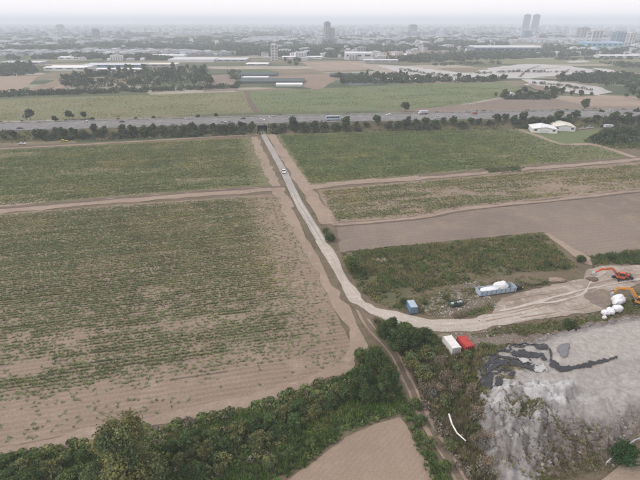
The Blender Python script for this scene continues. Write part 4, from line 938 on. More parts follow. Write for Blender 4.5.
for (x, y, s, lab) in [(31, 120.5, 1.35, 'broad round tree standing alone beyond the highway at left'), (70, 119.5, 1.1, 'round tree beyond the highway, right of the lone broad one'), (84, 119, 0.9, 'slim tree beyond the highway beside a round one'),
                       (405, 111.5, 1.25, 'round tree beyond the highway right of centre'), (584, 109, 1.35, 'big round tree beyond the highway above the white sheds'), (504, 98, 1.3, 'large tree at the farmhouse beyond the highway'),
                       (518, 96, 1.2, 'tree right of the farmhouse beyond the highway'), (530, 98, 1.1, 'tree in the grove right of the farmhouse'), (524, 94, 1.2, 'tree at the back of the farmhouse grove'), (540, 98, 1.1, 'tree at the right end of the farmhouse grove'), (552, 97, 0.9, 'small tree right of the farmhouse grove'), (495, 97, 0.7, 'small tree left of the farmhouse'),
                       (596, 141, 0.8, 'dark bushy tree right of the white sheds, leftmost of the clump'), (604, 139, 0.9, 'dark bushy tree right of the white sheds, second of the clump'), (614, 137, 1.0, 'dark bushy tree right of the white sheds, middle of the clump'), (624, 136, 1.05, 'dark bushy tree right of the white sheds, fourth of the clump'), (634, 137, 0.9, 'dark bushy tree right of the white sheds, rightmost of the clump'), (620, 143, 0.8, 'dark bushy tree at the front of the clump right of the sheds'), (608, 144, 0.7, 'low bushy tree at the front left of the clump right of the sheds'),
                       (600, 118, 1.0, 'tree on the verge right of the sheds'), (622, 120, 1.1, 'tall tree by the highway near the right edge'), (634, 118, 1.2, 'tallest tree by the highway at the right edge')]:
    plant('tree', P_FAR[rnd.randrange(5)], G(x, y), lab, 'tree', None, s)
def grove(poly, n, lab, group, s0, s1, seed, protos=None):
    A = [(p.x, p.y) for p in wpoly(poly)]; rs = np.random.RandomState(seed); A_ = np.array(A); got = []
    while len(got) < n:
        x = rs.uniform(A_[:, 0].min(), A_[:, 0].max()); y = rs.uniform(A_[:, 1].min(), A_[:, 1].max())
        if inside(np.array([x]), np.array([y]), A)[0]: got.append((x, y))
    for gi, (x, y) in enumerate(sorted(got)):
        s = rs.uniform(s0, s1) * 1.1
        plant('grove_tree', (protos or P_VFAR)[rs.randint(3)], (x, y, 0), lab + ', %s from left' % ordinal(gi + 1), 'tree', group, s, rz=rs.uniform(0, 6.28), sz=s * rs.uniform(0.8, 1.2))
grove([(80, 74), (120, 70), (205, 68), (214, 76), (212, 85), (150, 87), (88, 89), (82, 84)], 105, 'dark tree within the dense wood left of the centre', 'trees of the dense wood', 0.5, 1.05, 1)
grove([(60, 78), (80, 74), (84, 84), (66, 88)], 8, 'tree at the left fringe of the dense wood', 'trees fringing the dense wood', 0.5, 0.9, 2)
grove([(0, 93), (120, 90.5), (236, 87), (238, 89), (120, 94), (0, 98)], 34, 'low tree in the hedgerow above the far tan field', 'trees of the far hedgerow', 0.3, 0.55, 3)
grove([(320, 75), (400, 74), (440, 80), (440, 82), (330, 85), (345, 79)], 28, 'dark tree in the belt above the far green field', 'trees of the belt left of the ponds', 0.5, 0.95, 4)
grove([(440, 79), (470, 77.5), (500, 78), (520, 80), (500, 82), (450, 83)], 17, 'dark tree in the belt beside the ponds', 'trees of the belt below the broad pond', 0.5, 0.9, 5)
grove([(555, 77), (600, 76), (640, 78), (640, 84), (610, 84), (560, 81)], 24, 'dark tree in the belt between the two ponds', 'trees between the ponds', 0.6, 1.1, 6)
grove([(545, 90), (575, 94), (605, 96), (600, 99), (560, 97), (540, 94)], 12, 'low tree along the near pond shore', 'trees along the near pond shore', 0.4, 0.75, 7)
grove([(600, 86), (640, 84), (660, 100), (615, 100)], 12, 'tree at the right edge beyond the highway', 'trees at the right edge beyond the highway', 0.5, 1.0, 8)
grove([(0, 66), (30, 64), (34, 74), (0, 76)], 9, 'dark tree at far left below the warehouses', 'trees at far left below the warehouses', 0.7, 1.2, 9)
grove([(280, 62), (300, 61), (302, 66), (282, 66)], 7, 'dark tree by the tall white tower', 'trees by the tall white tower', 0.6, 1.0, 10)
grove([(420, 54), (540, 53), (545, 57), (420, 60)], 30, 'dark tree in front of the long slate factory', 'trees in front of the slate factory', 0.7, 1.1, 11)
grove([(370, 50), (420, 48), (420, 56), (380, 57)], 14, 'dark tree in the park left of the slate factory', 'trees left of the slate factory', 0.6, 1.0, 12)
grove([(80, 56), (115, 54), (118, 60), (84, 61)], 9, 'dark tree in front of the long warehouses', 'trees by the long warehouses', 0.6, 1.0, 13)

def leafmass(name, P, size, kq, flat, label, cat, seed, mat='leaf_far'):
    """unbroken brush: clusters of leaf clumps"""
    rs = np.random.RandomState(seed); n = len(P); sz = size * rs.uniform(0.6, 1.3, (n, 1))
    ctr = np.array(P, float); ctr[:, 2] += sz[:, 0] * flat * 0.6
    d = rs.randn(n, kq, 3); d /= np.linalg.norm(d, axis=2)[..., None]
    Q = ctr[:, None] + d * sz[:, None] * np.array([1.25, 1.0, flat]); Q[..., 2] = np.maximum(Q[..., 2], ctr[:, None, 2] - sz * flat * 0.6 + 0.1)
    nr = d + rs.randn(n, kq, 3) * 0.4; nr /= np.linalg.norm(nr, axis=2)[..., None]
    a = rs.randn(n, kq, 3); a -= (a * nr).sum(-1)[..., None] * nr; a /= np.linalg.norm(a, axis=2)[..., None]; b = np.cross(nr, a)
    s2 = sz[:, None] * rs.uniform(0.16, 0.36, (n, kq, 1))
    V = np.stack([Q - a * s2, Q - b * s2, Q + a * s2, Q + b * s2], 2).reshape(-1, 3); V[:, 2] = np.maximum(V[:, 2], 0.05)
    cl = (0.65 + 0.7 * rs.rand(n * kq, 1)) * (np.ones((1, 3)) + (rs.rand(n * kq, 1) - 0.5) * np.array([[0.4, 0.1, -0.1]])) * np.repeat(0.7 + 0.6 * rs.rand(n, 1), kq, 0)
    return tag(link(name, np_mesh(name, V, 4, M[mat], cl)), label, cat, None, 'stuff')
def in_poly(pix, n, seed):
    A = [(p.x, p.y) for p in wpoly(pix)]; B = np.array(A); rs = np.random.RandomState(seed)
    P = np.stack([rs.uniform(B[:, 0].min(), B[:, 0].max(), n * 6), rs.uniform(B[:, 1].min(), B[:, 1].max(), n * 6)], -1)
    P = P[inside(P[:, 0], P[:, 1], A)][:n]; return np.c_[P, np.zeros(len(P))]
rs = np.random.RandomState(5)
for sgn, n0, dmin, dmax, lab, sz_ in ((-1, 900, 15.5, 24.5, 'continuous dark brush on the near slope of the embankment', 1.5), (1, 420, 16.5, 26, 'low patchy brush on the far slope of the embankment', 1.3)):
    ii = rs.randint(2, len(hw) - 2, n0 * 2); dd = rs.uniform(dmin, dmax, n0 * 2); P = []
    offs = {}
    for i, d_ in zip(ii, dd):
        t = (hw[i + 1] - hw[i - 1]).normalized(); p = hw[i] + Vector((-t.y, t.x, 0)) * (sgn * d_) + t * rs.uniform(-2, 2)
        if -290 < p.x < 330 and abs((p - hw[iu]).dot(tu)) > 7 and float(fbm(np.array([p.x / 25]), np.array([p.y / 25]), 9 + sgn, 3)[0]) > (0.36 if sgn < 0 else 0.47): P.append((p.x, p.y, emb_z(d_)))
    leafmass('brush', np.array(P), sz_, 46, 1.0, lab, 'brush', 60 + sgn)
leafmass('brush', in_poly([(-60, 458), (0, 455), (60, 446), (140, 428), (250, 404), (345, 371), (352, 392), (330, 408), (300, 425), (270, 452), (226, 478), (180, 500), (-80, 500)], 300, 91), 0.7, 90, 0.8, 'tangled green creepers filling the hedge strip', 'creepers', 92, 'leaf')
leafmass('brush', in_poly([(-60, 460), (0, 457), (60, 448), (140, 432), (250, 407), (345, 373), (352, 392), (300, 428), (270, 455), (226, 480), (180, 500), (-80, 500)], 220, 191), 0.65, 90, 0.9, 'yellowish creepers scattered along the hedge strip', 'creepers', 192, 'leaf_olive')
leafmass('brush', in_poly([(-60, 460), (0, 457), (60, 448), (140, 432), (250, 407), (345, 373), (352, 392), (300, 428), (270, 455), (226, 480), (180, 500), (-80, 500)], 170, 291), 0.6, 80, 1.0, 'dry brown twigs scattered along the hedge strip', 'twigs', 292, 'leaf_grey')
leafmass('brush', in_poly([(300, 430), (345, 404), (392, 396), (402, 412), (345, 432), (308, 460)], 200, 93), 0.55, 70, 0.6, 'bright low creepers above the tilled field', 'creepers', 94, 'leaf')
leafmass('brush', in_poly([(376, 322), (400, 326), (430, 334), (440, 356), (400, 352)], 120, 95), 0.8, 80, 0.9, 'tangled brush under the trees at the track fork', 'creepers', 96, 'leaf_dark')
leafmass('brush', in_poly([(345, 256), (540, 235), (570, 264), (480, 279), (410, 293), (370, 298)], 170, 97), 0.65, 60, 0.7, 'low bushy clumps across the weedy plot', 'brush', 98, 'leaf_dark')
leafmass('brush', in_poly([(405, 352), (470, 360), (478, 384), (480, 440), (490, 480), (465, 478), (430, 420)], 260, 99), 0.6, 50, 0.9, 'twiggy grey brown brush in the scrub', 'brush', 100, 'leaf_grey')
for i, (pp, n, sz_, lab) in enumerate([([(80, 74), (120, 70), (205, 68), (214, 76), (212, 85), (150, 87), (88, 89), (82, 84)], 260, 2.8, 'dark understorey filling the dense wood left of centre'),
        ([(-20, 93.5), (120, 89.8), (238, 86.5), (240, 88.5), (120, 93), (-20, 98)], 260, 2.6, 'low dark hedgerow above the far tan field'),
        ([(322, 76), (400, 75), (440, 80), (500, 79), (500, 81.5), (440, 83), (335, 84), (350, 80)], 320, 3.0, 'dark brush belt left of the ponds'),
        ([(555, 77), (600, 75.5), (660, 77), (660, 86), (612, 85), (560, 81)], 240, 3.4, 'dark brush between and right of the ponds'),
        ([(400, 59), (475, 53), (545, 54), (548, 57.5), (420, 63), (380, 60)], 420, 5.0, 'dark belt of trees before the slate factory'),
        ([(0, 66), (34, 64), (36, 74), (0, 77)], 110, 4.0, 'dark brush at far left below the warehouses'),
        ([(500, 96.5), (545, 94), (556, 97), (548, 100), (505, 99.5)], 110, 2.4, 'dark brush around the farmhouse beyond the highway'),
        ([(586, 142), (604, 131), (640, 128), (700, 126), (700, 142), (620, 147)], 240, 2.0, 'dark bramble mass right of the white sheds'),
        ([(476, 72.8), (520, 71.2), (585, 72.2), (585, 73), (520, 72.2), (478, 74)], 60, 1.8, 'thin brush along the dike across the broad pond'),
        ([(400, 69), (430, 73.5), (466, 76.5), (466, 77.5), (428, 74.8), (400, 70.2)], 45, 1.8, 'thin brush along the left pond bank'),
        ([(530, 82.5), (566, 85.5), (594, 90), (592, 91), (564, 86.8), (530, 83.6)], 40, 1.5, 'thin brush on the bar in the nearest pond'),
        ([(545, 51.5), (600, 50), (650, 50.5), (650, 52), (600, 52.5), (545, 54)], 150, 3.6, 'dark hedgerow before the bright blue factory'),
        ([(556, 58.5), (620, 57.8), (700, 59), (700, 60.5), (620, 59.8), (556, 60.5)], 120, 3.0, 'dark hedgerow beyond the broad pond'),
        ([(600, 63), (660, 64), (660, 68), (626, 68)], 90, 3.0, 'dark brush at the right edge beyond the ponds'),
        ([(430, 64), (500, 62), (500, 64), (436, 66)], 70, 2.6, 'thin brush line on the meadow behind the ponds'),
        ([(60, 79), (82, 74), (86, 88), (64, 88)], 60, 3.0, 'brush at the left fringe of the dense wood'),
        ([(228, 72), (240, 71), (242, 89), (236, 89)], 40, 2.6, 'thin brush row left of the greenhouses')]):
    leafmass('brush', in_poly(pp, n, 70 + i), sz_, 40, 0.85, lab, 'brush', 80 + i)

# ------------------------------------------------------------------ works yard: machines, containers, sacks
def excavator(loc, rz, body, label, track_dir, boom_pts, arm_mat=None):
    """boom_pts: (reach, height) of boom foot, boom knee, boom tip, stick tip"""
    arm_mat = arm_mat or body
    r = empty('excavator', loc, rz); tag(r, label, 'excavator')
    def rot(p): c, s = math.cos(track_dir), math.sin(track_dir); return (p[0] * c - p[1] * s, p[0] * s + p[1] * c, p[2])
    for sy in (-1, 1):
        mb = MB().prism([(-1.7, 0.12), (-1.9, 0.45), (-1.7, 0.85), (1.7, 0.85), (1.9, 0.45), (1.7, 0.12), (1.5, 0.0), (-1.5, 0.0)], sy * 1.1 - 0.28, sy * 1.1 + 0.28)
        mb.v = [rot(p) for p in mb.v]; t = mb.build('track', M['rubber'], r, 0.03)
        for k in range(5):
            cx = -1.3 + 0.65 * k; a = rot((cx, sy * 1.39, 0.4)); b = rot((cx, sy * 1.43, 0.4))
            MB().tube(a, b, 0.22, 0.22, 9).build('roller', M['steel'], t)
    mb = MB().box(-1.2, 1.2, -0.85, 0.85, 0.4, 0.8); mb.v = [rot(p) for p in mb.v]; mb.build('undercarriage', M['black'], r, 0.04)
    MB().tube((0, 0, 0.78), (0, 0, 1.02), 0.7, 0.7, 14).build('turntable', M['black'], r)
    hs = MB().prism([(-2.2, 1.0), (1.5, 1.0), (1.5, 1.35), (0.4, 1.75), (0.3, 2.05), (-2.0, 2.1), (-2.35, 1.7)], -1.3, 0.2).build('engine_housing', body, r, 0.06)
    MB().box(-1.6, -0.5, -1.15, -0.1, 2.08, 2.14).build('grille', M['black'], hs)
    MB().tube((-1.0, -0.4, 2.05), (-1.0, -0.4, 2.6), 0.06, 0.06).build('exhaust', M['black'], hs)
    MB().prism([(-2.75, 1.1), (-2.0, 1.0), (-2.0, 2.0), (-2.6, 1.95), (-2.85, 1.6)], -1.35, 1.35).build('counterweight', M['black'] if body is not M['orange'] else body, r, 0.08)
    cb = MB().prism([(-0.7, 1.0), (1.45, 1.0), (1.5, 1.7), (1.0, 2.85), (-0.6, 2.9), (-0.7, 2.8)], 0.25, 1.3).build('cab', body, r, 0.05)
    MB().prism([(1.05, 1.72), (1.53, 1.74), (1.06, 2.75), (0.98, 2.7)], 0.35, 1.2).build('windscreen', M['glass'], cb)
    MB().prism([(-0.5, 1.8), (1.3, 1.8), (0.95, 2.7), (-0.5, 2.7)], 1.29, 1.325).build('side_window', M['glass'], cb)
    MB().prism([(-0.5, 1.8), (1.3, 1.8), (0.95, 2.7), (-0.5, 2.7)], 0.225, 0.26).build('side_window', M['glass'], cb)
    A, B, Cc, D = [Vector((x, -0.15, z)) for x, z in boom_pts]
    MB().bar(A, B, 0.5, 0.5, 0.8).bar(B, Cc, 0.48, 0.8, 0.4).build('boom', arm_mat, r, 0.03)
    MB().bar(Cc + (Cc - D).normalized() * 0.7, Cc, 0.34, 0.35, 0.55).bar(Cc, D, 0.34, 0.55, 0.28).build('stick', arm_mat, r, 0.03)
    for sy in (-0.42, 0.42):
        MB().tube(A + Vector((0.5, sy, -0.25)), B + Vector((0.1, sy, -0.1)), 0.09, 0.07).build('hydraulic_ram', M['steel'], r)
    MB().tube(B + Vector((0.2, 0, 0.5)), Cc + (Cc - D).normalized() * 0.6, 0.09, 0.07).build('hydraulic_ram', M['steel'], r)
    bk = MB(); e = D
    bk.prism([(e.x - 0.2, e.z + 0.25), (e.x + 0.35, e.z + 0.2), (e.x + 0.6, e.z - 0.3), (e.x + 0.4, e.z - 0.8), (e.x - 0.15, e.z - 1.0), (e.x - 0.6, e.z - 0.85), (e.x - 0.1, e.z - 0.6), (e.x + 0.15, e.z - 0.3)], -0.75, 0.45)
    b_ = bk.build('bucket', M['steel'], r, 0.02)
    for k in range(5):
        MB().box(e.x - 0.85, e.x - 0.5, -0.7 + k * 0.27, -0.6 + k * 0.27, e.z - 0.92, e.z - 0.82).build('tooth', M['steel'], b_)
    return r
p0 = G(620, 279.5); p1 = G(594, 276)
excavator(p0, math.atan2(p1.y - p0.y, p1.x - p0.x), M['vermilion'], 'red orange crawler excavator with its arm stretched to the left', 0.5, [(1.0, 1.5), (2.9, 3.3), (5.6, 2.5), (7.2, 1.0)])
p0 = G(640, 305); p1 = G(612, 296)
excavator(p0, math.atan2(p1.y - p0.y, p1.x - p0.x) + 0.05, M['orange'], 'orange yellow excavator at right edge behind white sacks', 0.3, [(1.0, 1.6), (3.2, 4.0), (6.0, 3.0), (6.7, 1.05)])

def lump(name, loc, dims, mat, label, cat, seed, wr=0.22, rz=0.0, group=None):
    bm = bmesh.new(); bmesh.ops.create_icosphere(bm, subdivisions=4, radius=1.0)
    for v in bm.verts:
        p = v.co.copy(); sx = np.sign(p.x) * abs(p.x) ** 0.75; sy = np.sign(p.y) * abs(p.y) ** 0.75; sz = np.sign(p.z) * abs(p.z) ** 0.8
        n = float(fbm(np.array([p.x * 2.1 + seed]), np.array([p.y * 2.1 + p.z * 1.3]), seed, 3)[0]) - 0.5
        cr = abs(float(fbm(np.array([p.x * 4.3 + seed + p.z]), np.array([p.y * 4.3 - p.z * 3.1]), seed + 5, 2)[0]) - 0.5)
        k = 1 + wr * 2 * n - 0.35 * wr / 0.22 * max(0.0, 0.16 - cr)
        v.co = Vector((sx * dims[0] / 2 * k, sy * dims[1] / 2 * k, max(0.0, (sz * k + 0.85) / 1.85) * dims[2]))
    me = bpy.data.meshes.new(name); bm.to_mesh(me); bm.free(); me.materials.append(mat)
    me.polygons.foreach_set('use_smooth', [True] * len(me.polygons))
    return tag(link(name, me, None, loc, rz), label, cat, group)
lump('covered_pile', G(617, 303, 0.2), (4.2, 2.6, 2.4), M['tarp_white'], 'white sheeted pile in front of the orange excavator arm', 'covered pile', 3, 0.25, 0.5)
lump('bulk_sack', G(617, 311, 0.2), (2.6, 2.2, 1.7), M['tarp_white'], 'largest white bulk sack below the sheeted pile', 'sack', 5, 0.22, 0.3, 'white bulk sacks')
lump('bulk_sack', G(610, 313, 0.2), (2.5, 2.0, 1.4), M['tarp_white'], 'white bulk sack in the middle of the lower row', 'sack', 8, 0.22, 0.9, 'white bulk sacks')
lump('bulk_sack', G(605, 314.5, 0.2), (2.2, 1.8, 1.3), M['tarp_white'], 'leftmost white bulk sack of the lower row', 'sack', 9, 0.22, 0.1, 'white bulk sacks')
lump('bulk_sack', G(604, 319, 0.1), (1.1, 1.0, 1.0), M['white'], 'small single white sack below the row', 'sack', 12, 0.2, 0.1, 'white bulk sacks')
lump('soil_pile', G(592, 280), (3.4, 2.4, 0.7), M['dirt_dark'], 'low dark soil pile under the excavator arm', 'soil pile', 14, 0.3)
lump('soil_pile', G(556, 281), (5.0, 2.4, 0.8), M['dirt'], 'low brown soil pile at the upper edge of the yard', 'soil pile', 15, 0.3)
lump('soil_pile', G(533, 284), (5.5, 2.2, 1.0), M['weedsoil'], 'weedy earth mound right of the blue container', 'soil pile', 16, 0.3)

def container(ends, z, mat, roofmat, label, L=None, W=2.44, H=2.59, name='shipping_container', cat='container', flat=False):
    a = G(*ends[0], z); b = G(*ends[1], z); d = Vector((b.x - a.x, b.y - a.y, 0)); L = L or d.length; c = (a + b) / 2
    r = empty(name, (c.x, c.y, 0.16), math.atan2(d.y, d.x)); tag(r, label, cat)
    for sy in (-1, 1):                                        # corrugated long walls
        n = int(L / 0.28); V = []; F = []
        for i in range(n + 1):
            x = -L / 2 + 0.08 + (L - 0.16) * i / n; y = sy * (W / 2 - (0.0 if i % 2 else 0.07)); V += [(x, y, 0.12), (x, y, H - 0.08)]
        F = [(2 * i, 2 * i + 2, 2 * i + 3, 2 * i + 1) for i in range(n)]
        mb = MB().add(V, F); o = mb.build('side_wall', mat, r); md = o.modifiers.new('thickness', 'SOLIDIFY'); md.thickness = 0.04
    MB().box(-L / 2, L / 2, -W / 2, W / 2, 0.0, 0.13).build('floor_frame', M['black'], r)
    for sx in (-1, 1):
        for sy in (-1, 1):
            MB().box(sx * L / 2 - 0.08, sx * L / 2 + 0.08, sy * W / 2 - 0.08, sy * W / 2 + 0.08, 0.0, H + 0.02).build('corner_post', mat, r)
    MB().box(-L / 2 + 0.02, -L / 2 + 0.07, -W / 2 + 0.08, W / 2 - 0.08, 0.12, H - 0.05).build('end_wall', mat, r)
    for sy in (-1, 1):
        dr = MB().box(L / 2 - 0.07, L / 2 - 0.01, min(0.01 * sy, sy * (W / 2 - 0.08)), max(0.01 * sy, sy * (W / 2 - 0.08)), 0.14, H - 0.06).build('door', mat, r)
        for k in (0.3, 0.8):
            MB().tube((L / 2 + 0.02, sy * k, 0.2), (L / 2 + 0.02, sy * k, H - 0.12), 0.03, 0.03, 6).build('locking_bar', M['steel'], dr)
    rf = MB()
    for i in range(int(L / 0.4)):
        x = -L / 2 + 0.1 + i * (L - 0.2) / int(L / 0.4); rf.box(x, x + 0.2, -W / 2 + 0.1, W / 2 - 0.1, H - 0.02, H + 0.015)
    rf.box(-L / 2, L / 2, -W / 2, W / 2, H - 0.09, H - 0.021)
    if not flat: rf.build('roof', roofmat, r)
    return r
container(((447.4, 335.5), (457, 347.5)), 2.5, M['white'], M['white'], 'white shipping container beside the red one', W=2.15, H=2.3)
container(((461.5, 335.5), (470.5, 346)), 2.5, M['red'], M['red'], 'red shipping container beside the white one', W=2.15, H=2.3)
container(((410.5, 299), (414.5, 306)), 2.7, M['blue'], M['pale_blue'], 'small blue cabin with pale roof near the gravel road', W=1.9, H=2.2, name='site_cabin', cat='cabin')
# boards in front of the red container
for i, (x, y, a) in enumerate([(468, 352.5, 0.35), (470, 354, 0.3), (473, 350.5, 0.45)]):
    p = G(x, y, 0.2); mb = MB()
    for k in range(4): mb.box(-1.6, 1.6, -0.45 + k * 0.24, -0.25 + k * 0.24, 0.22, 0.27)
    for k in (-1.3, 0, 1.3): mb.box(k - 0.08, k + 0.08, -0.48, 0.5, 0.0, 0.218)
    mb.build('pallet', M['concrete'], None, 0, p, a)
    o = C.objects[-1]; tag(o, ['long pale pallet nearest the red container doors', 'lowest pale pallet by the containers', 'pale pallet right of the red container'][i], 'pallet')
# open-topped blue barge-like skip with white sacks
a = G(479, 297.5); b = G(514.5, 292.5); d = b - a; c = (a + b) / 2; L = d.length; rz = math.atan2(d.y, d.x)
K = empty('open_skip', (c.x, c.y + 1.3, 0.12), rz); tag(K, 'long blue open-topped skip filled with white material', 'skip')
for sy in (-1, 1): 
    w_ = MB().prism([(-L / 2, 0.25), (L / 2, 0.25), (L / 2 + 0.25, 1.75), (-L / 2 - 0.25, 1.75)], sy * 1.25 - 0.05, sy * 1.25 + 0.05).build('side_wall', M['pale_blue'], K, 0.02)
    for k in range(8):
        x = -L / 2 + 0.5 + k * (L - 1.0) / 7; y = sy * 1.36; MB().box(x - 0.07, x + 0.07, y - 0.06, y + 0.06, 0.25, 1.7).build('rib', M['blue'], w_)
for sx in (-1, 1): MB().box(sx * (L / 2 + 0.02) - 0.06, sx * (L / 2 + 0.02) + 0.06, -1.2, 1.2, 0.25, 1.7).build('end_wall', M['pale_blue'], K)
MB().box(-L / 2, L / 2, -1.2, 1.2, 0.1, 0.25).build('floor', M['black'], K)
for sy in (-0.8, 0.8): MB().box(-L / 2, L / 2, sy - 0.1, sy + 0.1, 0.0, 0.1).build('skid', M['black'], K)
ca, sa = math.cos(rz), math.sin(rz)
def inK(x, y, z): return (c.x + x * ca - y * sa, c.y + 1.3 + x * sa + y * ca, 0.12 + z)
lump('white_load', inK(-2.3, 0, 0.8), (L * 0.48, 2.3, 1.0), M['tarp_white'], 'flat white load in the left half of the blue skip', 'load', 21, 0.15, rz)
lump('white_load', inK(1.4, 0, 0.7), (4.0, 2.4, 2.6), M['tarp_white'], 'tall white heaped load in the right half of the blue skip', 'load', 22, 0.25, rz)
# small dark-green tank trailer, generator and drums between the skip and the road
p = G(456, 306); T = empty('junk_trailer', (p.x, p.y, 0.14), 0.25); tag(T, 'dark green flatbed trailer loaded with scrap among the rubble', 'trailer')
MB().box(-1.9, 1.9, -0.9, 0.9, 0.55, 0.7).build('bed', M['dkgreen'], T, 0.02)
for sy in (-1, 1): MB().box(-1.9, 1.9, sy * 0.9 - 0.04, sy * 0.9 + 0.04, 0.7, 1.15).build('side_board', M['dkgreen'], T)
MB().bar((1.9, 0, 0.6), (3.1, 0, 0.45), 0.15, 0.12).build('drawbar', M['black'], T)
for sx in (-0.5, 0.4):
    for sy in (-0.8, 0.8): MB().tube((sx, sy - 0.12, 0.38), (sx, sy + 0.12, 0.38), 0.38, 0.38, 12).build('wheel', M['rubber'], T)
for k in range(4): lump('scrap', (p.x - 1.2 + k * 0.8, p.y - 0.3 + k * 0.2, 0.85), (0.9, 0.9, 0.6 + 0.15 * (k % 2)), M[['steel', 'dkgreen', 'concrete', 'steel'][k]], 'lump of scrap on the dark green trailer, %s from its left' % ORD[k + 1], 'scrap', 30 + k, 0.35)
p = G(519, 289.5); T = empty('generator', (p.x, p.y, 0.17), 0.5); tag(T, 'dark generator standing at the right end of the blue skip', 'generator')
MB().box(-1.0, 1.0, -0.6, 0.6, 0.25, 1.4).build('housing', M['black'], T, 0.05); MB().box(-1.1, 1.1, -0.65, 0.65, 0.0, 0.24).build('skid', M['dkgreen'], T)
MB().tube((-0.5, 0.2, 1.4), (-0.5, 0.2, 1.9), 0.07, 0.07).build('exhaust', M['steel'], T); MB().box(0.3, 0.9, -0.62, -0.6, 0.5, 1.1).build('panel', M['yellow'], T)
# fallen pale pole in the scrub
pts = [G(*q, 1.7) for q in [(449, 414), (452, 424), (457, 433), (466, 441)]]
mb = MB()
for i in range(3): mb.tube(pts[i], pts[i + 1], 0.19 - 0.02 * i, 0.17 - 0.02 * i, 8)
mb.build('fallen_pole', M['white'], None, smooth=True); tag(C.objects[-1], 'bent pale pipe lying in the scrub by the overgrown track', 'pipe')
# lane and guard rail in the bottom right corner
lane = trk([(600, 505), (625, 482), (650, 464), (700, 440)])
ribbon('road', lane, 4.5, 0.22, M['dirt'], 'dirt lane in the bottom right corner', 'lane', 0.2, 19)
gl = offset(lane, 3.4); Gr = empty('guard_rail', (0, 0, 0)); tag(Gr, 'pale guard rail beside the lane in the bottom right corner', 'guard rail')
for i in range(8, len(gl) - 4, 4):
    z0 = max(0.0, heap_z(gl[i].x, gl[i].y)); z1 = max(0.0, heap_z(gl[i + 4].x, gl[i + 4].y))
    MB().bar(Vector((gl[i].x, gl[i].y, z0 + 0.75)), Vector((gl[i + 4].x, gl[i + 4].y, z1 + 0.75)), 0.1, 0.32).build('rail', M['roof_pale'], Gr)
    MB().box(-0.07, 0.07, -0.07, 0.07, -0.3, 0.75).build('post', M['steel'], Gr, 0, (gl[i].x, gl[i].y, z0))

# ------------------------------------------------------------------ vehicles
def car_meshes(L=4.4, W=1.78, H=1.46):
    a = L / 2
    body = MB().prism([(-a, 0.32), (-a + 0.05, 0.75), (-a + 0.5, 0.88), (0.6, 0.92), (a - 0.15, 0.75), (a, 0.55), (a - 0.05, 0.3)], -W / 2, W / 2).add([(-a + 0.75, -W / 2 + 0.2, H), (0.25, -W / 2 + 0.2, H), (0.25, W / 2 - 0.2, H), (-a + 0.75, W / 2 - 0.2, H), (-a + 0.72, -W / 2 + 0.2, H - 0.06), (0.3, -W / 2 + 0.2, H - 0.06), (0.3, W / 2 - 0.2, H - 0.06), (-a + 0.72, W / 2 - 0.2, H - 0.06)], [(0, 1, 2, 3), (7, 6, 5, 4), (0, 4, 5, 1), (1, 5, 6, 2), (2, 6, 7, 3), (3, 7, 4, 0)])
    w0, w1 = W / 2 - 0.05, W / 2 - 0.22
    win = MB().add([(-a + 0.25, -w0, 0.86), (1.0, -w0, 0.9), (1.0, w0, 0.9), (-a + 0.25, w0, 0.86), (-a + 0.75, -w1, H - 0.05), (0.28, -w1, H - 0.05), (0.28, w1, H - 0.05), (-a + 0.75, w1, H - 0.05)], [(0, 3, 2, 1), (4, 5, 6, 7), (0, 1, 5, 4), (1, 2, 6, 5), (2, 3, 7, 6), (3, 0, 4, 7)]).mesh('windows', M['glass'])
    wheel = MB().tube((0, -0.1, 0), (0, 0.1, 0), 0.31, 0.31, 12).mesh('wheel', M['rubber'])
    lamp = MB().box(-0.03, 0.03, -0.2, 0.2, -0.07, 0.07).mesh('headlight', M['white'])
    return body, win, wheel, lamp, L, W
CB = car_meshes()
def car(loc, rz, mat, label, group='vehicles on the highway'):
    r = empty('car', loc, rz); tag(r, label, 'car', group); body, win, wheel, lamp, L, W = CB
    key = 'car_body_' + mat.name
    me = bpy.data.meshes.get(key)
    if not me: me = body.mesh(key, mat, 0.04)
    link('body', me, r); link('windows', win, r)
    for sx in (-1.35, 1.35):
        for sy in (-1, 1): link('wheel', wheel, r, (sx, sy * (W / 2 - 0.08), 0.31))
    for sy in (-1, 1): link('headlight', lamp, r, (L / 2 - 0.05, sy * 0.6, 0.65))
    return r
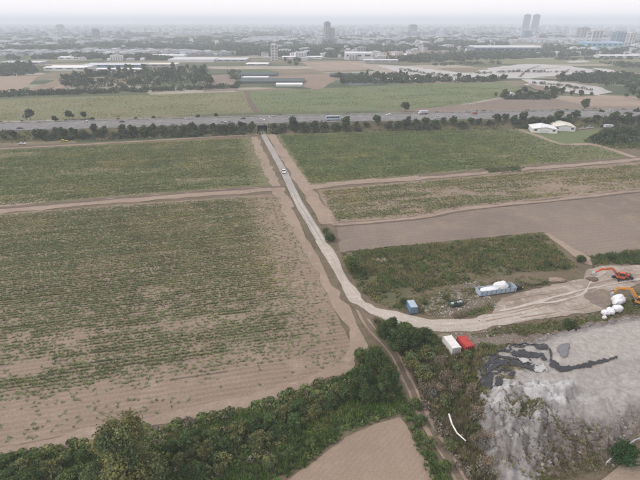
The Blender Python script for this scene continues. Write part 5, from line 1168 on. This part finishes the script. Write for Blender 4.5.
def truck(loc, rz, mat, label, L=7.5, W=2.3, H=2.9, cat='truck', name='truck', cab=None, group='vehicles on the highway'):
    r = empty(name, loc, rz); tag(r, label, cat, group); a = L / 2
    if name == 'coach':
        MB().prism([(-a, 0.45), (-a, H - 0.2), (-a + 0.3, H), (a - 0.5, H), (a, H - 1.0), (a, 0.45)], -W / 2, W / 2).build('body', mat, r, 0.06)
        for sy in (-1, 1):
            for k in range(6): x = -a + 0.5 + k * (L - 1.4) / 6; MB().box(x, x + (L - 1.4) / 6 - 0.12, sy * W / 2 - 0.02, sy * W / 2 + 0.02, 1.75, 2.75).build('window', M['glass'], r)
        MB().box(a - 0.03, a + 0.03, -W / 2 + 0.15, W / 2 - 0.15, 1.3, 2.4).build('windscreen', M['glass'], r)
    else:
        MB().box(-a, a - 2.3, -W / 2, W / 2, 1.05, H).build('cargo_box', mat, r, 0.03)
        cbn = MB().prism([(a - 2.1, 0.55), (a - 2.1, 2.6), (a - 0.5, 2.65), (a - 0.05, 1.7), (a, 0.55)], -W / 2 + 0.1, W / 2 - 0.1).build('cab', cab or M['white'], r, 0.05)
        MB().prism([(a - 0.5, 2.5), (a - 0.06, 1.75), (a - 0.02, 1.78), (a - 0.45, 2.55)], -W / 2 + 0.25, W / 2 - 0.25).build('windscreen', M['glass'], cbn)
        MB().box(-a + 0.2, a - 0.4, -0.45, 0.45, 0.6, 1.04).build('chassis', M['black'], r)
    wm = MB().tube((0, -0.15, 0), (0, 0.15, 0), 0.5, 0.5, 12).mesh('wheel', M['rubber'])
    for sx in (-a + 1.7, a - 1.5):
        for sy in (-1, 1): link('wheel', wm, r, (sx, sy * (W / 2 - 0.17), 0.5))
    return r
HV = [('coach', 335, -6.6, 'pale_blue', 'pale blue coach on the near carriageway right of the underpass'), ('car', 347, -6.6, 'white', 'white car close behind the pale blue coach'),
      ('car', 276, 6.5, 'white', 'white car on the far carriageway just right of the underpass'), ('car', 294, -3.2, 'silver', 'silver car left of the pale blue coach'),
      ('car', 259, -3.3, 'white', 'white car on the highway above the underpass'), ('car', 392, 6.5, 'white', 'white car on the far carriageway right of the coach'),
      ('truck', 424, 9.5, 'silver', 'silver box truck on the far carriageway right of centre'), ('car', 436, -6.6, 'white', 'white car on the near carriageway right of centre'), ('car', 452, -3.3, 'silver', 'silver car on the near carriageway, right of a white one'),
      ('car', 475, 6.5, 'red', 'red car on the far carriageway'), ('car', 498, -6.6, 'white', 'white car on the near carriageway left of the sheds'), ('car', 607, 6.5, 'white', 'white car on the highway near the right edge'),
      ('car', 560, 3.2, 'silver', 'silver car on the highway above the sheds'), ('car', 126, 3.3, 'black', 'black car on the highway left of the underpass'), ('car', 20, -9.8, 'black', 'black car on the highway at left edge'),
      ('car', 88, 6.5, 'white', 'white car on the far carriageway at left'), ('car', 190, 9.7, 'silver', 'silver car on the far carriageway left of underpass'), ('car', 222, -6.6, 'silver', 'silver car on the near carriageway left of underpass'), ('car', 240, 3.3, 'black', 'black car on the far carriageway left of underpass')]
for (kd, x, dd, mt, lab) in HV:
    p, a = on_hw(x, dd); a += math.pi if dd > 0 else 0
    if kd == 'car': car(p, a, M[mt], lab)
    elif kd == 'coach': truck(p, a, M[mt], lab, 10.5, 2.5, 3.1, 'coach', 'coach')
    else: truck(p, a, M[mt], lab)
p = G(283.7, 172.5, 0.21); car(p, math.atan2(-1, 0.25), M['white'], 'white car driving down the concrete farm road', 'vehicles on the farm lanes')
p = G(64, 141.8, 0.0); car(p + Vector((0, 0, 0.05)), 0.2, M['yellow'], 'small yellow car parked by the embankment at left', 'vehicles on the farm lanes')
p = G(22.5, 144.5, 0.0); car(p + Vector((0, 0, 0.05)), 0.2, M['white'], 'small white car on the service lane at left edge', 'vehicles on the farm lanes')
for x, y, mt, lab in [(583, 129, 'silver', 'silver car parked right of the sheds'), (590, 128, 'white', 'white car parked right of the sheds, second one'), (603, 127, 'black', 'black car parked right of the sheds, third one')]:
    car(G(x, y, 0.08), 0.1, M[mt], lab, 'vehicles parked by the sheds')
truck(G(608, 128.5, 0.08), 0.1, M['roof_pale'], 'pale box truck parked right of the white sheds', 6.5, group='vehicles parked by the sheds')

# lamp posts on the highway
pm = MB().tube((0, 0, 0), (0, 0, 9), 0.11, 0.07, 6).mesh('pole', M['steel']); hm = MB().bar((0, 0, 9), (0, 1.8, 9.3), 0.1, 0.1).box(-0.14, 0.14, 1.5, 2.2, 9.22, 9.36).mesh('lamp_head', M['steel'])
for i, (x, dd) in enumerate([(25, -12.9), (35, -12.9), (30, 12.9), (100, 12.9), (166, 12.9), (240, 12.9), (318, 12.9), (396, 12.9), (470, 12.9), (545, 12.9), (610, 12.9)]):
    p, a = on_hw(x, dd); o = empty('lamp_post', p, a + (math.pi if dd > 0 else 0)); tag(o, 'slim steel lamp post beside the highway, %s from left' % ordinal(1 + sorted([25, 35, 30, 100, 166, 240, 318, 396, 470, 545, 610]).index(x)), 'lamp post', 'lamp posts along the highway')
    link('pole', pm, o); link('lamp_head', hm, o)
p = G(540, 134.5); o = empty('lamp_post', p); tag(o, 'single pale pole in front of the white sheds', 'pole'); link('pole', pm, o)

# ------------------------------------------------------------------ the white sheds
def shed(x0, x1, yb, depth, wall_h, ridge, mat, roof, label, rz=-0.22, name='shed'):
    a = G(x0, yb); b = G(x1, yb); W = b.x - a.x
    r = empty(name, ((a.x + b.x) / 2, a.y, 0.02), rz); tag(r, label, 'shed')
    fr = MB().prism([(-W / 2, 0), (W / 2, 0), (W / 2, wall_h), (0, ridge), (-W / 2, wall_h)], 0, 0.25).build('gable_wall', mat, r)
    MB().prism([(-W / 2, 0), (W / 2, 0), (W / 2, wall_h), (0, ridge), (-W / 2, wall_h)], depth - 0.25, depth).build('gable_wall', mat, r)
    for sx in (-1, 1):
        MB().box(sx * W / 2 - 0.13, sx * W / 2 + 0.13, 0.25, depth - 0.25, 0, wall_h).build('side_wall', mat, r)
        n = int(depth / 2.2)
        for k in range(n):
            y0 = -0.4 + k * (depth + 0.8) / n; y1 = y0 + (depth + 0.8) / n - 0.05
            q = [Vector((sx * (W / 2 + 0.3), y0, wall_h - 0.1)), Vector((0, y0, ridge + 0.05)), Vector((0, y1, ridge + 0.05)), Vector((sx * (W / 2 + 0.3), y1, wall_h - 0.1))]
            MB().add(q + [v + Vector((0, 0, 0.12)) for v in q], [(0, 1, 2, 3), (7, 6, 5, 4), (0, 4, 5, 1), (1, 5, 6, 2), (2, 6, 7, 3), (3, 7, 4, 0)]).build('roof_panel', roof, r)
    MB().box(-W * 0.16, W * 0.16, -0.05, 0.0, 0.05, wall_h * 0.75).build('door', M['roof_pale'], r)
    for sx in (-0.36, 0.36): MB().box(sx * W - 0.9, sx * W + 0.9, -0.04, 0.0, 1.4, 2.4).build('window', M['glass'], r)
    return r
shed(532.5, 556, 133.2, 14, 2.8, 4.0, M['white'], M['roof_white'], 'left white gabled shed by the highway')
shed(554.5, 574, 131.3, 16, 3.0, 4.3, M['wall_white'], M['roof_cream'], 'right shed with cream white ribbed roof by the highway')
shed(507, 515, 98, 9, 3, 4.6, M['wall_white'], M['roof_pale'], 'small pale farmhouse under trees beyond the highway', name='farmhouse')

# ------------------------------------------------------------------ warehouses, greenhouses, towers, town
def long_building(x0, x1, yb, depth, h, wall, roof, label, cat, name, bays=1, ridge=None, rz=0.0, bands=True):
    a = G(x0, yb); b = G(x1, yb); W = b.x - a.x; ridge = ridge or h * 1.22
    r = empty(name, ((a.x + b.x) / 2, a.y, 0.02), rz); tag(r, label, cat)
    h = h * 0.68 if h <= 7 else h; ridge = h * 1.22 if h > 3.4 else h * 1.35
    MB().box(-W / 2, W / 2, 0, depth, 0, h).build('wall', M[wall], r)
    dd = depth / bays
    for k in range(bays):
        y0 = k * dd; mb = MB()
        prof = [(y0 - 0.3, h + 0.02), (y0 + dd / 2, ridge), (y0 + dd + (0.3 if k == bays - 1 else -0.05), h + 0.02)]
        vs = [(-W / 2 - 0.4, y, z) for y, z in prof] + [(W / 2 + 0.4, y, z) for y, z in prof]
        mb.add(vs, [(0, 1, 2), (5, 4, 3), (0, 3, 4, 1), (1, 4, 5, 2), (2, 5, 3, 0)]).build('roof', M[roof], r)
    n = max(2, int(W / 14))
    if bands:
        for k in range(n):
            x = -W / 2 + W * (k + 0.5) / n; MB().box(x - W / n * 0.3, x + W / n * 0.3, -0.08, -0.01, h * 0.55, h * 0.8).build('window', M['glass'], r)
    return r
LB = [(44, 86, 71, 40, 7, 'wall_white', 'roof_white', 'long white roofed warehouse at left', 2), (84, 142, 68, 36, 7, 'wall_blue', 'roof_pale', 'long pale blue roofed warehouse left of the wood', 2),
      (96, 140, 72, 20, 6, 'wall_white', 'roof_white', 'white warehouse just above the wood', 1), (142, 176, 67, 30, 6, 'wall_grey', 'roof_cream', 'cream roofed warehouse above the wood', 2),
      (0, 40, 65, 36, 6, 'wall_grey', 'roof_pale', 'grey roofed warehouse at the left edge', 2), (58, 80, 60, 30, 7, 'wall_white', 'roof_white', 'white warehouse behind the long one at left', 1),
      (168, 214, 62, 60, 6, 'wall_white', 'roof_pale', 'wide pale greenhouse roofs right of the wood', 5), (216, 246, 62, 50, 6, 'wall_grey', 'roof_pale', 'pale roofed hall left of the tall white tower', 3),
      (282, 322, 59, 26, 6, 'wall_white', 'roof_white', 'white roofed hall right of the tall white tower', 1), (238, 304, 83.5, 32, 3.5, 'net', 'net', 'dark shade-net greenhouse beyond the field', 5),
      (240, 276, 76.5, 34, 3.5, 'net', 'net', 'dark shade-net greenhouse behind the nearer one', 4), (276, 302, 86.5, 13, 3.2, 'film', 'roof_white', 'bright white tunnel greenhouse beyond the field', 3),
      (238, 268, 79, 12, 3, 'film', 'film', 'pale film greenhouse between the dark ones', 2), (330, 366, 77, 20, 4, 'net', 'net', 'dark greenhouse behind the tree belt', 3), (376, 420, 81, 10, 3, 'film', 'film', 'thin pale greenhouse in the tree belt', 2),
      (474, 541, 53.5, 60, 13, 'wall_slate', 'roof_pale', 'very long slate blue factory with pale roof', 2),
      (586, 622, 48.5, 50, 14, 'wall_cyan', 'roof_blue', 'bright blue factory hall at right', 3), (364, 398, 63, 24, 7, 'wall_grey', 'roof_pale', 'grey hall left of the muddy flat', 1), (345, 372, 60, 26, 12, 'wall_white', 'roof_pale', 'white block of halls right of centre', 1),
      (600, 640, 58, 26, 7, 'wall_white', 'roof_white', 'white hall at the right edge beyond the ponds', 1), (246, 268, 66, 26, 5, 'wall_grey', 'roof_white', 'white roofed shed left of the tall white tower', 2), (150, 184, 57.5, 30, 6, 'wall_white', 'roof_white', 'white hall behind the greenhouses at left', 1)]
for (x0, x1, yb, dp, h, wl, rf, lab, bays) in LB:
    long_building(x0, x1, yb, dp, h, wl, rf, lab, 'greenhouse' if 'greenhouse' in lab else 'factory' if 'factory' in lab else 'warehouse', 'greenhouse' if 'greenhouse' in lab else 'factory' if 'factory' in lab else 'warehouse', bays, None if h > 4 else h * 1.35, bands='greenhouse' not in lab)
def tower(xc, wpx, yb, yt, wall, label, floors, dep=None, rz=0.2, cols=3, cat='tower block', crown=True):
    k = px_m(xc, yb); W = wpx * k; H = height_at(xc, yb, yt); p = G(xc, yb); D = dep or W * 0.8
    r = empty('tower_block', (p.x, p.y, 0.02), rz); tag(r, label, cat)
    MB().box(-W / 2, W / 2, -D / 2, D / 2, 0, H).build('wall', M[wall], r)
    fh = H / floors
    for i in range(floors):
        z = i * fh
        for sy in (-1, 1):
            mb = MB()
            for c in range(cols):
                x = -W / 2 + W * (c + 0.5) / cols; mb.box(x - W / cols * 0.32, x + W / cols * 0.32, sy * (D / 2 + 0.08) - 0.07, sy * (D / 2 + 0.08) + 0.07, z + fh * 0.35, z + fh * 0.8)
            if wpx > 10.5 and sy < 0:
                for c in range(cols):
                    x = -W / 2 + W * (c + 0.5) / cols; MB().box(x - W / cols * 0.32, x + W / cols * 0.32, -D / 2 - 0.15, -D / 2 - 0.01, z + fh * 0.35, z + fh * 0.8).build('window', M['glass'], r)
            else:
                o_ = mb.build('window_band', M['glass'], r)
                if cols > 1: o_['kind'] = 'stuff'
        for sx in (-1, 1):
            MB().box(sx * (W / 2 + 0.08) - 0.07, sx * (W / 2 + 0.08) + 0.07, -D * 0.36, D * 0.36, z + fh * 0.35, z + fh * 0.8).build('window_band', M['glass'], r)
    rf = MB().box(-W / 2 - 0.3, W / 2 + 0.3, -D / 2 - 0.3, D / 2 + 0.3, H, H + fh * 0.25).build('roof', M['wall_grey'], r)
    if crown: MB().box(-W * 0.28, W * 0.28, -D * 0.28, D * 0.28, H + fh * 0.25, H + fh * 0.25 + max(3, H * 0.05)).build('roof_house', M[wall], rf)
    return r
tower(274.5, 6.5, 61, 45.5, 'wall_white', 'tall white apartment tower among the greenhouses, left of centre', 10, cols=2)
tower(327, 5.6, 42, 22.5, 'wall_grey', 'tallest grey tower near the middle of the skyline', 22, rz=0.4)
tower(332.5, 3.6, 42, 28.5, 'wall_grey', 'shorter grey tower just right of the tallest one', 16, rz=0.4)
tower(524.5, 6.0, 33, 15, 'wall_slate', 'left one of the twin towers on the skyline', 30, rz=-0.25)
tower(533.5, 6.0, 33, 15, 'wall_slate', 'right one of the twin towers on the skyline', 30, rz=-0.25)
tower(526, 7, 39, 31, 'wall_blue', 'bluish block in front of the twin towers', 10, rz=0.1)
tower(591.5, 11, 48, 31.5, 'wall_white', 'white tower block with dark stripes at right', 12, rz=0.12, cols=3)
tower(628, 6.5, 48, 33.5, 'wall_white', 'white tower block near the right edge', 11, rz=0.1, cols=2)
tower(617, 10, 43, 32.5, 'wall_blue', 'blue grey block behind the bright blue factory', 9, rz=0.1)
tower(581, 9, 40, 28, 'wall_grey', 'dark hazy block left of the striped white tower', 12, rz=0.2)
tower(98, 6.5, 42, 29.5, 'wall_grey', 'hazy dark tower on the left skyline', 14, rz=0.3)
tower(120, 4, 41, 32, 'wall_grey', 'hazy slim tower right of the dark left tower', 12, rz=0.3)
tower(130, 6, 41, 32, 'wall_grey', 'hazy wide tower on the left skyline, third from left', 12, rz=0.3)
tower(412, 7, 36, 25, 'wall_grey', 'hazy block on the skyline right of centre', 14, rz=0.2)
tower(62, 6, 34, 25, 'wall_grey', 'faint far tower at upper left', 14, rz=0.2)
tower(348, 6, 57, 50, 'wall_white', 'white mid-rise block right of the white hall', 6, rz=0.1, cols=2)
tower(361, 8, 56.5, 48, 'wall_grey', 'grey mid-rise block beside the white one', 7, rz=0.1)
tower(264, 6, 50, 42, 'wall_grey', 'grey mid-rise block behind the tall white tower', 8, rz=0.1)

# generic town houses: sixteen shared meshes, the nearest ones as single things
CITYCOL = [(0.62, 0.62, 0.64), (0.50, 0.50, 0.52), (0.38, 0.38, 0.40), (0.70, 0.70, 0.72), (0.34, 0.40, 0.48), (0.56, 0.50, 0.44), (0.40, 0.33, 0.30), (0.30, 0.31, 0.33)]
def house_mesh(i):
    q = random.Random(900 + i); W = q.uniform(9, 26); D = q.uniform(9, 18); fl = q.choice([2, 3, 3, 4, 5]); H = fl * 3.3
    wall = q.choice(CITYCOL[:4]); roof = q.choice(CITYCOL); V = []; cl = []
    def box(x0, x1, y0, y1, z0, z1, side, top):
        c = [(x0, y0, z0), (x1, y0, z0), (x1, y1, z0), (x0, y1, z0), (x0, y0, z1), (x1, y0, z1), (x1, y1, z1), (x0, y1, z1)]
        for f, cc_ in (((4, 5, 6, 7), top), ((0, 1, 5, 4), side), ((1, 2, 6, 5), side), ((2, 3, 7, 6), side), ((3, 0, 4, 7), side)):
            V.extend(c[k] for k in f); cl.append(cc_)
    box(-W / 2, W / 2, -D / 2, D / 2, 0, H, wall, roof)
    if i % 2: box(-W / 2 + 1, -W / 2 + 4.5, -D / 2 + 1, -D / 2 + 5, H, H + 2.8, wall, roof)
    else: box(-W / 4, W / 4, -D / 4, D / 4, H, H + 1.6, wall, roof)
    n = max(2, int(W / 4.5))
    for f in range(fl):
        for k in range(n):
            x = -W / 2 + W * (k + 0.5) / n; box(x - 1.1, x + 1.1, -D / 2 - 0.12, -D / 2 - 0.02, f * 3.3 + 1.1, f * 3.3 + 2.5, (0.06, 0.07, 0.09), (0.06, 0.07, 0.09))
    if i % 4 == 3:                                           # pitched sheet roof
        z0, z1 = H + 0.05, H + D * 0.22
        for quad in ([(-W / 2 - .4, -D / 2 - .4, z0), (W / 2 + .4, -D / 2 - .4, z0), (W / 2 + .4, 0, z1), (-W / 2 - .4, 0, z1)], [(-W / 2 - .4, 0, z1), (W / 2 + .4, 0, z1), (W / 2 + .4, D / 2 + .4, z0), (-W / 2 - .4, D / 2 + .4, z0)]):
            V.extend(quad); cl.append(roof)
    return np_mesh('town_house', np.array(V), 4, M['city'], np.array(cl))
HM = [house_mesh(i) for i in range(16)]
def cname(c): return 'white' if min(c) > 0.6 else 'pale grey' if min(c) >= 0.48 else 'bluish' if c[2] > c[0] + 0.05 else 'tan' if c[0] > 0.5 else 'brown' if c[0] > c[2] + 0.05 else 'grey'
def hlabel(i):
    q = random.Random(900 + i); q.uniform(9, 26); q.uniform(9, 18); fl = q.choice([2, 3, 3, 4, 5]); wl = q.choice(CITYCOL[:4]); rf = q.choice(CITYCOL)
    return '%s-storey %s house with %s %s roof' % (['', '', 'two', 'three', 'four', 'five'][fl], cname(wl), cname(rf), 'pitched' if i % 4 == 3 else 'flat')
HL = [hlabel(i) for i in range(16)]
rs = np.random.RandomState(33); made = 0
def free_of(x, y):
    """keep houses out of the fields, ponds and woods in front of the town"""
    return not any(inside(np.array([x]), np.array([y]), pl)[0] for pl in KEEP)
KEEP = [[(p.x, p.y) for p in wpoly(pp)] for pp in [[(415, 60), (470, 57), (540, 57), (640, 55), (720, 58), (720, 80), (340, 80), (350, 62)], [(235, 63), (330, 60), (370, 61), (370, 90), (235, 90)], [(-60, 64), (245, 60), (245, 95), (-60, 95)], [(584, 43), (624, 42), (624, 50), (584, 50)], [(470, 47), (545, 46), (545, 56), (470, 57)]]]
while made < 280:
    yy = 61 - 23 * rs.rand() ** 0.8; xx = rs.uniform(-30, 670)
    p = G(xx, yy)
    dens = float(fbm(np.array([p.x / 260]), np.array([p.y / 260]), 55, 3)[0])
    if dens < (0.42 if yy < 46 else 0.5) or not free_of(p.x, p.y): continue
    near = 'left' if xx < 213 else 'middle' if xx < 427 else 'right'
    hi = rs.randint(16)
    o = link('town_house', HM[hi], None, (p.x, p.y, 0.0), rs.choice([0.2, 0.25, 0.2 + 1.5708]) + rs.uniform(-.05, .05))
    s = rs.uniform(0.55, 1.1); o.scale = (s, s, s * rs.uniform(0.6, 0.95))
    row = 'front' if yy > 52 else 'middle' if yy > 45 else 'far'
    tag(o, '%s in the hazy town, %s rows at %s' % (HL[hi], row, near), 'house', 'town houses, %s rows at %s' % (row, near)); made += 1
# the rest of the town to the horizon
n = 80000
yy = 56 - 31.8 * rs.rand(n) ** 0.62; xx = rs.uniform(-60, 700, n)
P = np.array([G(x, y)[:2] for x, y in zip(xx, yy)])
dens = fbm(P[:, 0] / 500, P[:, 1] / 500, 56, 4); k = (dens > 0.40 + 0.08 * rs.rand(n) + 0.10 * np.clip((yy - 42) / 8, 0, 1)) & ~np.any([inside(P[:, 0], P[:, 1], pl) for pl in KEEP], axis=0); P = P[k]; n = len(P)
W = rs.uniform(5, 17, n) * (1 + P[:, 1] / 9000); D = rs.uniform(6, 16, n) * (1 + P[:, 1] / 9000); H = rs.uniform(3.5, 9, n) + (rs.rand(n) < 0.05) * (P[:, 1] > 2200) * rs.uniform(5, 24, n)
ang = rs.choice([0.2, 0.25, -0.4, 0.9], n); ca, sa = np.cos(ang), np.sin(ang)
cor = np.array([(-.5, -.5, 0), (.5, -.5, 0), (.5, .5, 0), (-.5, .5, 0), (-.5, -.5, 1), (.5, -.5, 1), (.5, .5, 1), (-.5, .5, 1)])
v = cor[None] * np.stack([W, D, H], -1)[:, None]
x = v[..., 0] * ca[:, None] - v[..., 1] * sa[:, None] + P[:, :1]; y = v[..., 0] * sa[:, None] + v[..., 1] * ca[:, None] + P[:, 1:]
v = np.stack([x, y, v[..., 2]], -1)
fc = np.array([(4, 5, 6, 7), (0, 1, 5, 4), (1, 2, 6, 5), (2, 3, 7, 6), (3, 0, 4, 7)])
cc = np.array(CITYCOL)[rs.choice(8, n, p=[.22, .16, .08, .26, .1, .06, .06, .06])]; rc = np.array(CITYCOL)[rs.choice(8, n, p=[.2, .15, .1, .3, .1, .05, .05, .05])]
rc = rc * rs.uniform(0.55, 1.0, (n, 1)); cc = cc * rs.uniform(0.55, 0.95, (n, 1)) * np.array([[0.92, 0.97, 1.05]])
colr = np.stack([rc, cc, cc, cc, cc], 1).reshape(-1, 3)
tag(link('distant_town', np_mesh('distant_town', v[:, fc].reshape(-1, 3), 4, M['city'], colr)), 'hazy mass of low pale buildings reaching to the horizon', 'town', None, 'stuff')
# tree cover between the houses: clusters of leaf clumps
n = 5200
yy = 60 - 35 * rs.rand(n) ** 0.7; xx = rs.uniform(-40, 680, n)
P = np.array([G(x, y)[:2] for x, y in zip(xx, yy)]); dens = fbm(P[:, 0] / 220, P[:, 1] / 220, 58, 4)
ok = (dens > 0.47) & ~np.any([inside(P[:, 0], P[:, 1], pl) for pl in KEEP], axis=0); P = P[ok]; n = len(P); kq = 26
ctr = np.c_[P, np.full(n, 3.5)]; sz = rs.uniform(4, 9, n)[:, None] * (1 + P[:, 1:2] / 4000)
d = rs.randn(n, kq, 3); d /= np.linalg.norm(d, axis=2)[..., None]
Q = ctr[:, None] + d * sz[:, None] * np.array([1.5, 1.2, 0.55]); Q[..., 2] = np.maximum(Q[..., 2], 0.4)
a = rs.randn(n, kq, 3); a -= (a * d).sum(-1)[..., None] * d; a /= np.linalg.norm(a, axis=2)[..., None]; b = np.cross(d, a); s2 = sz[:, None] * rs.uniform(0.35, 0.7, (n, kq, 1))
V = np.stack([Q - a * s2, Q - b * s2, Q + a * s2, Q + b * s2], 2).reshape(-1, 3); V[:, 2] = np.maximum(V[:, 2], 0.1)
cl = (0.7 + 0.6 * rs.rand(n * kq, 1)) * np.ones((1, 3))
tag(link('distant_trees', np_mesh('distant_trees', V, 4, M['leaf_far'], cl)), 'dark tree cover scattered through the hazy town', 'trees', None, 'stuff')

# ------------------------------------------------------------------ haze
bpy.context.view_layer.update()
TOP = max([CAM_H] + [(o.matrix_world @ Vector(c)).z for o in C.objects if o.type == 'MESH' for c in o.bound_box])
hz_ = MB().box(-14500, 14500, -14500, 14500, -1.5, TOP + 6)
m = bpy.data.materials.new('haze_air'); m.use_nodes = True; m.node_tree.nodes.clear()
ov = m.node_tree.nodes.new('ShaderNodeOutputMaterial'); pv = m.node_tree.nodes.new('ShaderNodeVolumePrincipled')
pv.inputs['Color'].default_value = (0.82, 0.90, 1.0, 1); pv.inputs['Density'].default_value = 0.00031; pv.inputs['Anisotropy'].default_value = 0.0
m.node_tree.links.new(pv.outputs[0], ov.inputs['Volume'])
o = hz_.build('haze', m); tag(o, 'thin pale haze lying over the whole plain', 'haze', None, 'stuff')
